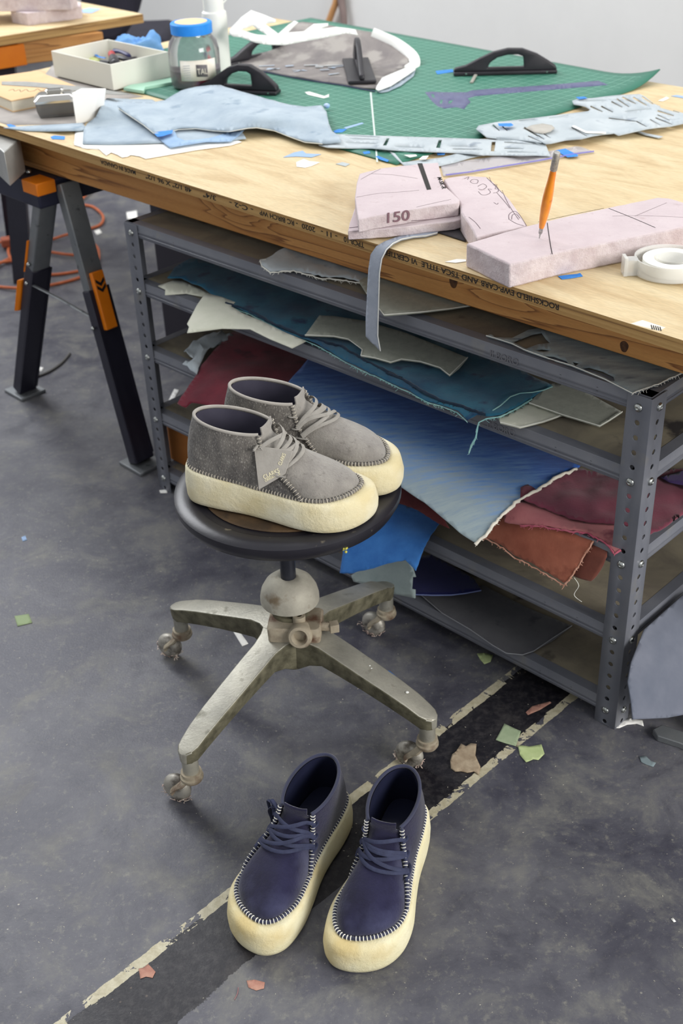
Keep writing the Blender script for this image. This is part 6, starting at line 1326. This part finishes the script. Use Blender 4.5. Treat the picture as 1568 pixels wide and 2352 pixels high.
# ------------------------------------------------------------------ litter on the floor
def litter(name, label, cat, poly, m, th=.03, z=0., curl=0., group=None, seed=50):
    mb = cloth_mb(poly, (lambda x, y: at(x, y, .015+th)) , (), 8, seed=seed)
    if curl:
        c = sum(mb.v, Vector((0, 0, 0)))/len(mb.v)
        for v in mb.v: v.z += curl*((v-c).length)**2*.12
    o = mesh(name, mb, m, world=True, recalc=False, solid=th); tag(o, label, cat, group); return o
M_gt = mat('green_tape', (142, 158, 126), (156, 170, 138), 40, .8); M_gt2 = mat('lime_tape', (168, 184, 128), (182, 196, 142), 40, .8)
litter('green_tape', 'dull green tape square lying on the black floor band', 'tape', [(1158, 1663), (1196, 1680), (1184, 1714), (1162, 1708), (1138, 1700)], M_gt, curl=.3)
litter('green_tape', 'curled light green tape square just right of the black floor band', 'tape', [(1189, 1714), (1200, 1713), (1215, 1715), (1243, 1711), (1250, 1732), (1236, 1746), (1224, 1744), (1208, 1752), (1194, 1735)], M_gt2, curl=.5)
litter('green_tape', 'green tape fold on the floor beside the shelf bottom rail', 'tape', [(1095, 1502), (1112, 1500), (1132, 1505), (1126, 1520), (1112, 1526), (1102, 1514)], M_gt2, curl=.7)
litter('green_tape', 'pale green tape square alone on the floor at the left edge', 'tape', [(33, 1415), (66, 1410), (74, 1430), (40, 1438)], mat('faded_green_tape', (140, 156, 118), rough=.8), curl=.1)
litter('paper_strip', 'short white paper strip on the floor behind the left stool arm', 'paper', [(528, 1438), (540, 1436), (570, 1478), (556, 1484)], M_paper)
litter('paper_strip', 'white curled strip at the foot of the right shelf post', 'paper', [(1408, 1672), (1425, 1655), (1450, 1650), (1475, 1655), (1478, 1668), (1462, 1662), (1440, 1664), (1422, 1672)], M_paper, curl=.1)
litter('leather_chip', 'torn brown fan-shaped leather chip on the black floor band', 'leather', T(860, 1500, .4515, [(385, 548), (395, 515), (415, 500), (440, 462), (465, 475), (490, 460), (518, 464), (512, 520), (530, 560), (538, 578), (530, 618), (505, 600), (470, 606), (440, 598), (410, 600), (388, 585)]), mat('frayed_brown_chip', (140, 122, 100), (176, 160, 136), 40, .9, bump=.6, bscale=100), th=.1, curl=.12)
litter('masking_tape', 'blue tape strip on the floor behind the right stool arm', 'tape', [(885, 1540), (893, 1540), (920, 1562), (942, 1582), (930, 1583), (905, 1565)], M_tape)
litter('paint_chip', 'orange paint flake on the lower black floor band', 'paint flake', [(318, 2225), (330, 2222), (340, 2214), (348, 2222), (357, 2232), (350, 2246), (335, 2243), (322, 2248)], mat('salmon_paint', (160, 112, 98), (182, 140, 122), 50, .9), th=.015)
litter('paint_chip', 'orange paint flake on the grey floor left of the navy shoes toes', 'paint flake', [(566, 2252), (585, 2250), (608, 2256), (606, 2270), (588, 2275), (570, 2268)], MATS['salmon_paint'], th=.015)
litter('paint_chip', 'orange paint streak beside the shelf on the upper black floor band', 'paint flake', [(1207, 1636), (1222, 1622), (1262, 1611), (1266, 1614), (1240, 1630), (1212, 1642)], MATS['salmon_paint'], th=.015)
litter('fluff', 'pale greenish fluff on the floor at the right', 'fluff', [(1468, 1738), (1482, 1736), (1495, 1748), (1506, 1752), (1500, 1761), (1484, 1756), (1472, 1750)], mat('green_fluff', (120, 134, 138), rough=.95), curl=.2)
litter('paper_chip', 'tiny white chip on the floor at the far right', 'paper', [(1540, 2110), (1545, 2108), (1552, 2116), (1547, 2118)], M_paper)
litter('paper_chip', 'white scrap on the floor behind the shelf corner', 'paper', [(290, 488), (314, 484), (316, 502), (292, 504)], M_paper, curl=.1)
litter('paper_chip', 'white oval scrap beside the coiled orange cord', 'paper', [(38, 548), (50, 540), (62, 548), (58, 556), (44, 555)], M_paper)
litter('paper_chip', 'white scrap on the floor right of the left sawhorse leg', 'paper', [(82, 848), (90, 842), (100, 844), (96, 853), (84, 854)], M_paper)
litter('paper_chip', 'small white scrap under the table right of the cord', 'paper', [(216, 530), (228, 526), (234, 534), (222, 540)], M_paper)
litter('paper_chip', 'slim white scrap on the floor seen through the shelf', 'paper', T(280, 480, .4592, [(232, 960), (262, 900), (286, 905), (262, 950), (240, 966)]), M_paper)
litter('paper_chip', 'white dot of paper at the foot of the front left shelf post', 'paper', [(366, 1126), (382, 1124), (384, 1132), (368, 1132)], M_paper)
litter('paper_chip', 'small blue-white chip on the floor at the left', 'paper', [(49, 1234), (58, 1230), (62, 1240), (52, 1243)], M_lblue)
mb = MB(); mb.tube(chain([at(x, y, .03) for x, y in ((547, 2268), (545, 2282), (538, 2296))], 4), .02, 5); tag(mesh('thread', mb, mat('rose_thread', (156, 110, 112), rough=.9), world=True), 'short reddish thread on the floor near the lower black band', 'thread')
mb = MB(); r_ = random.Random(77)
for k in range(420):
    x = r_.uniform(0, 1568); y = r_.uniform(1150, 2352)
    if inside((x, y), [(390, 1000), (920, 1000), (900, 1300), (400, 1300)]): continue
    p = at(x, y, .012); s = r_.uniform(.012, .035); a = r_.uniform(0, 3.1)
    mb.box(-s*r_.uniform(1, 2.6), s, -s*.5, s*.5, -.01, .006, Matrix.Translation(p) @ Matrix.Rotation(a, 4, 'Z'))
tag(mesh('floor_dust', mb, mat('pale_dust', (168, 162, 148), (190, 186, 172), 30, .95), world=True), 'pale dust crumbs scattered over the painted floor', 'dust', kind='stuff')
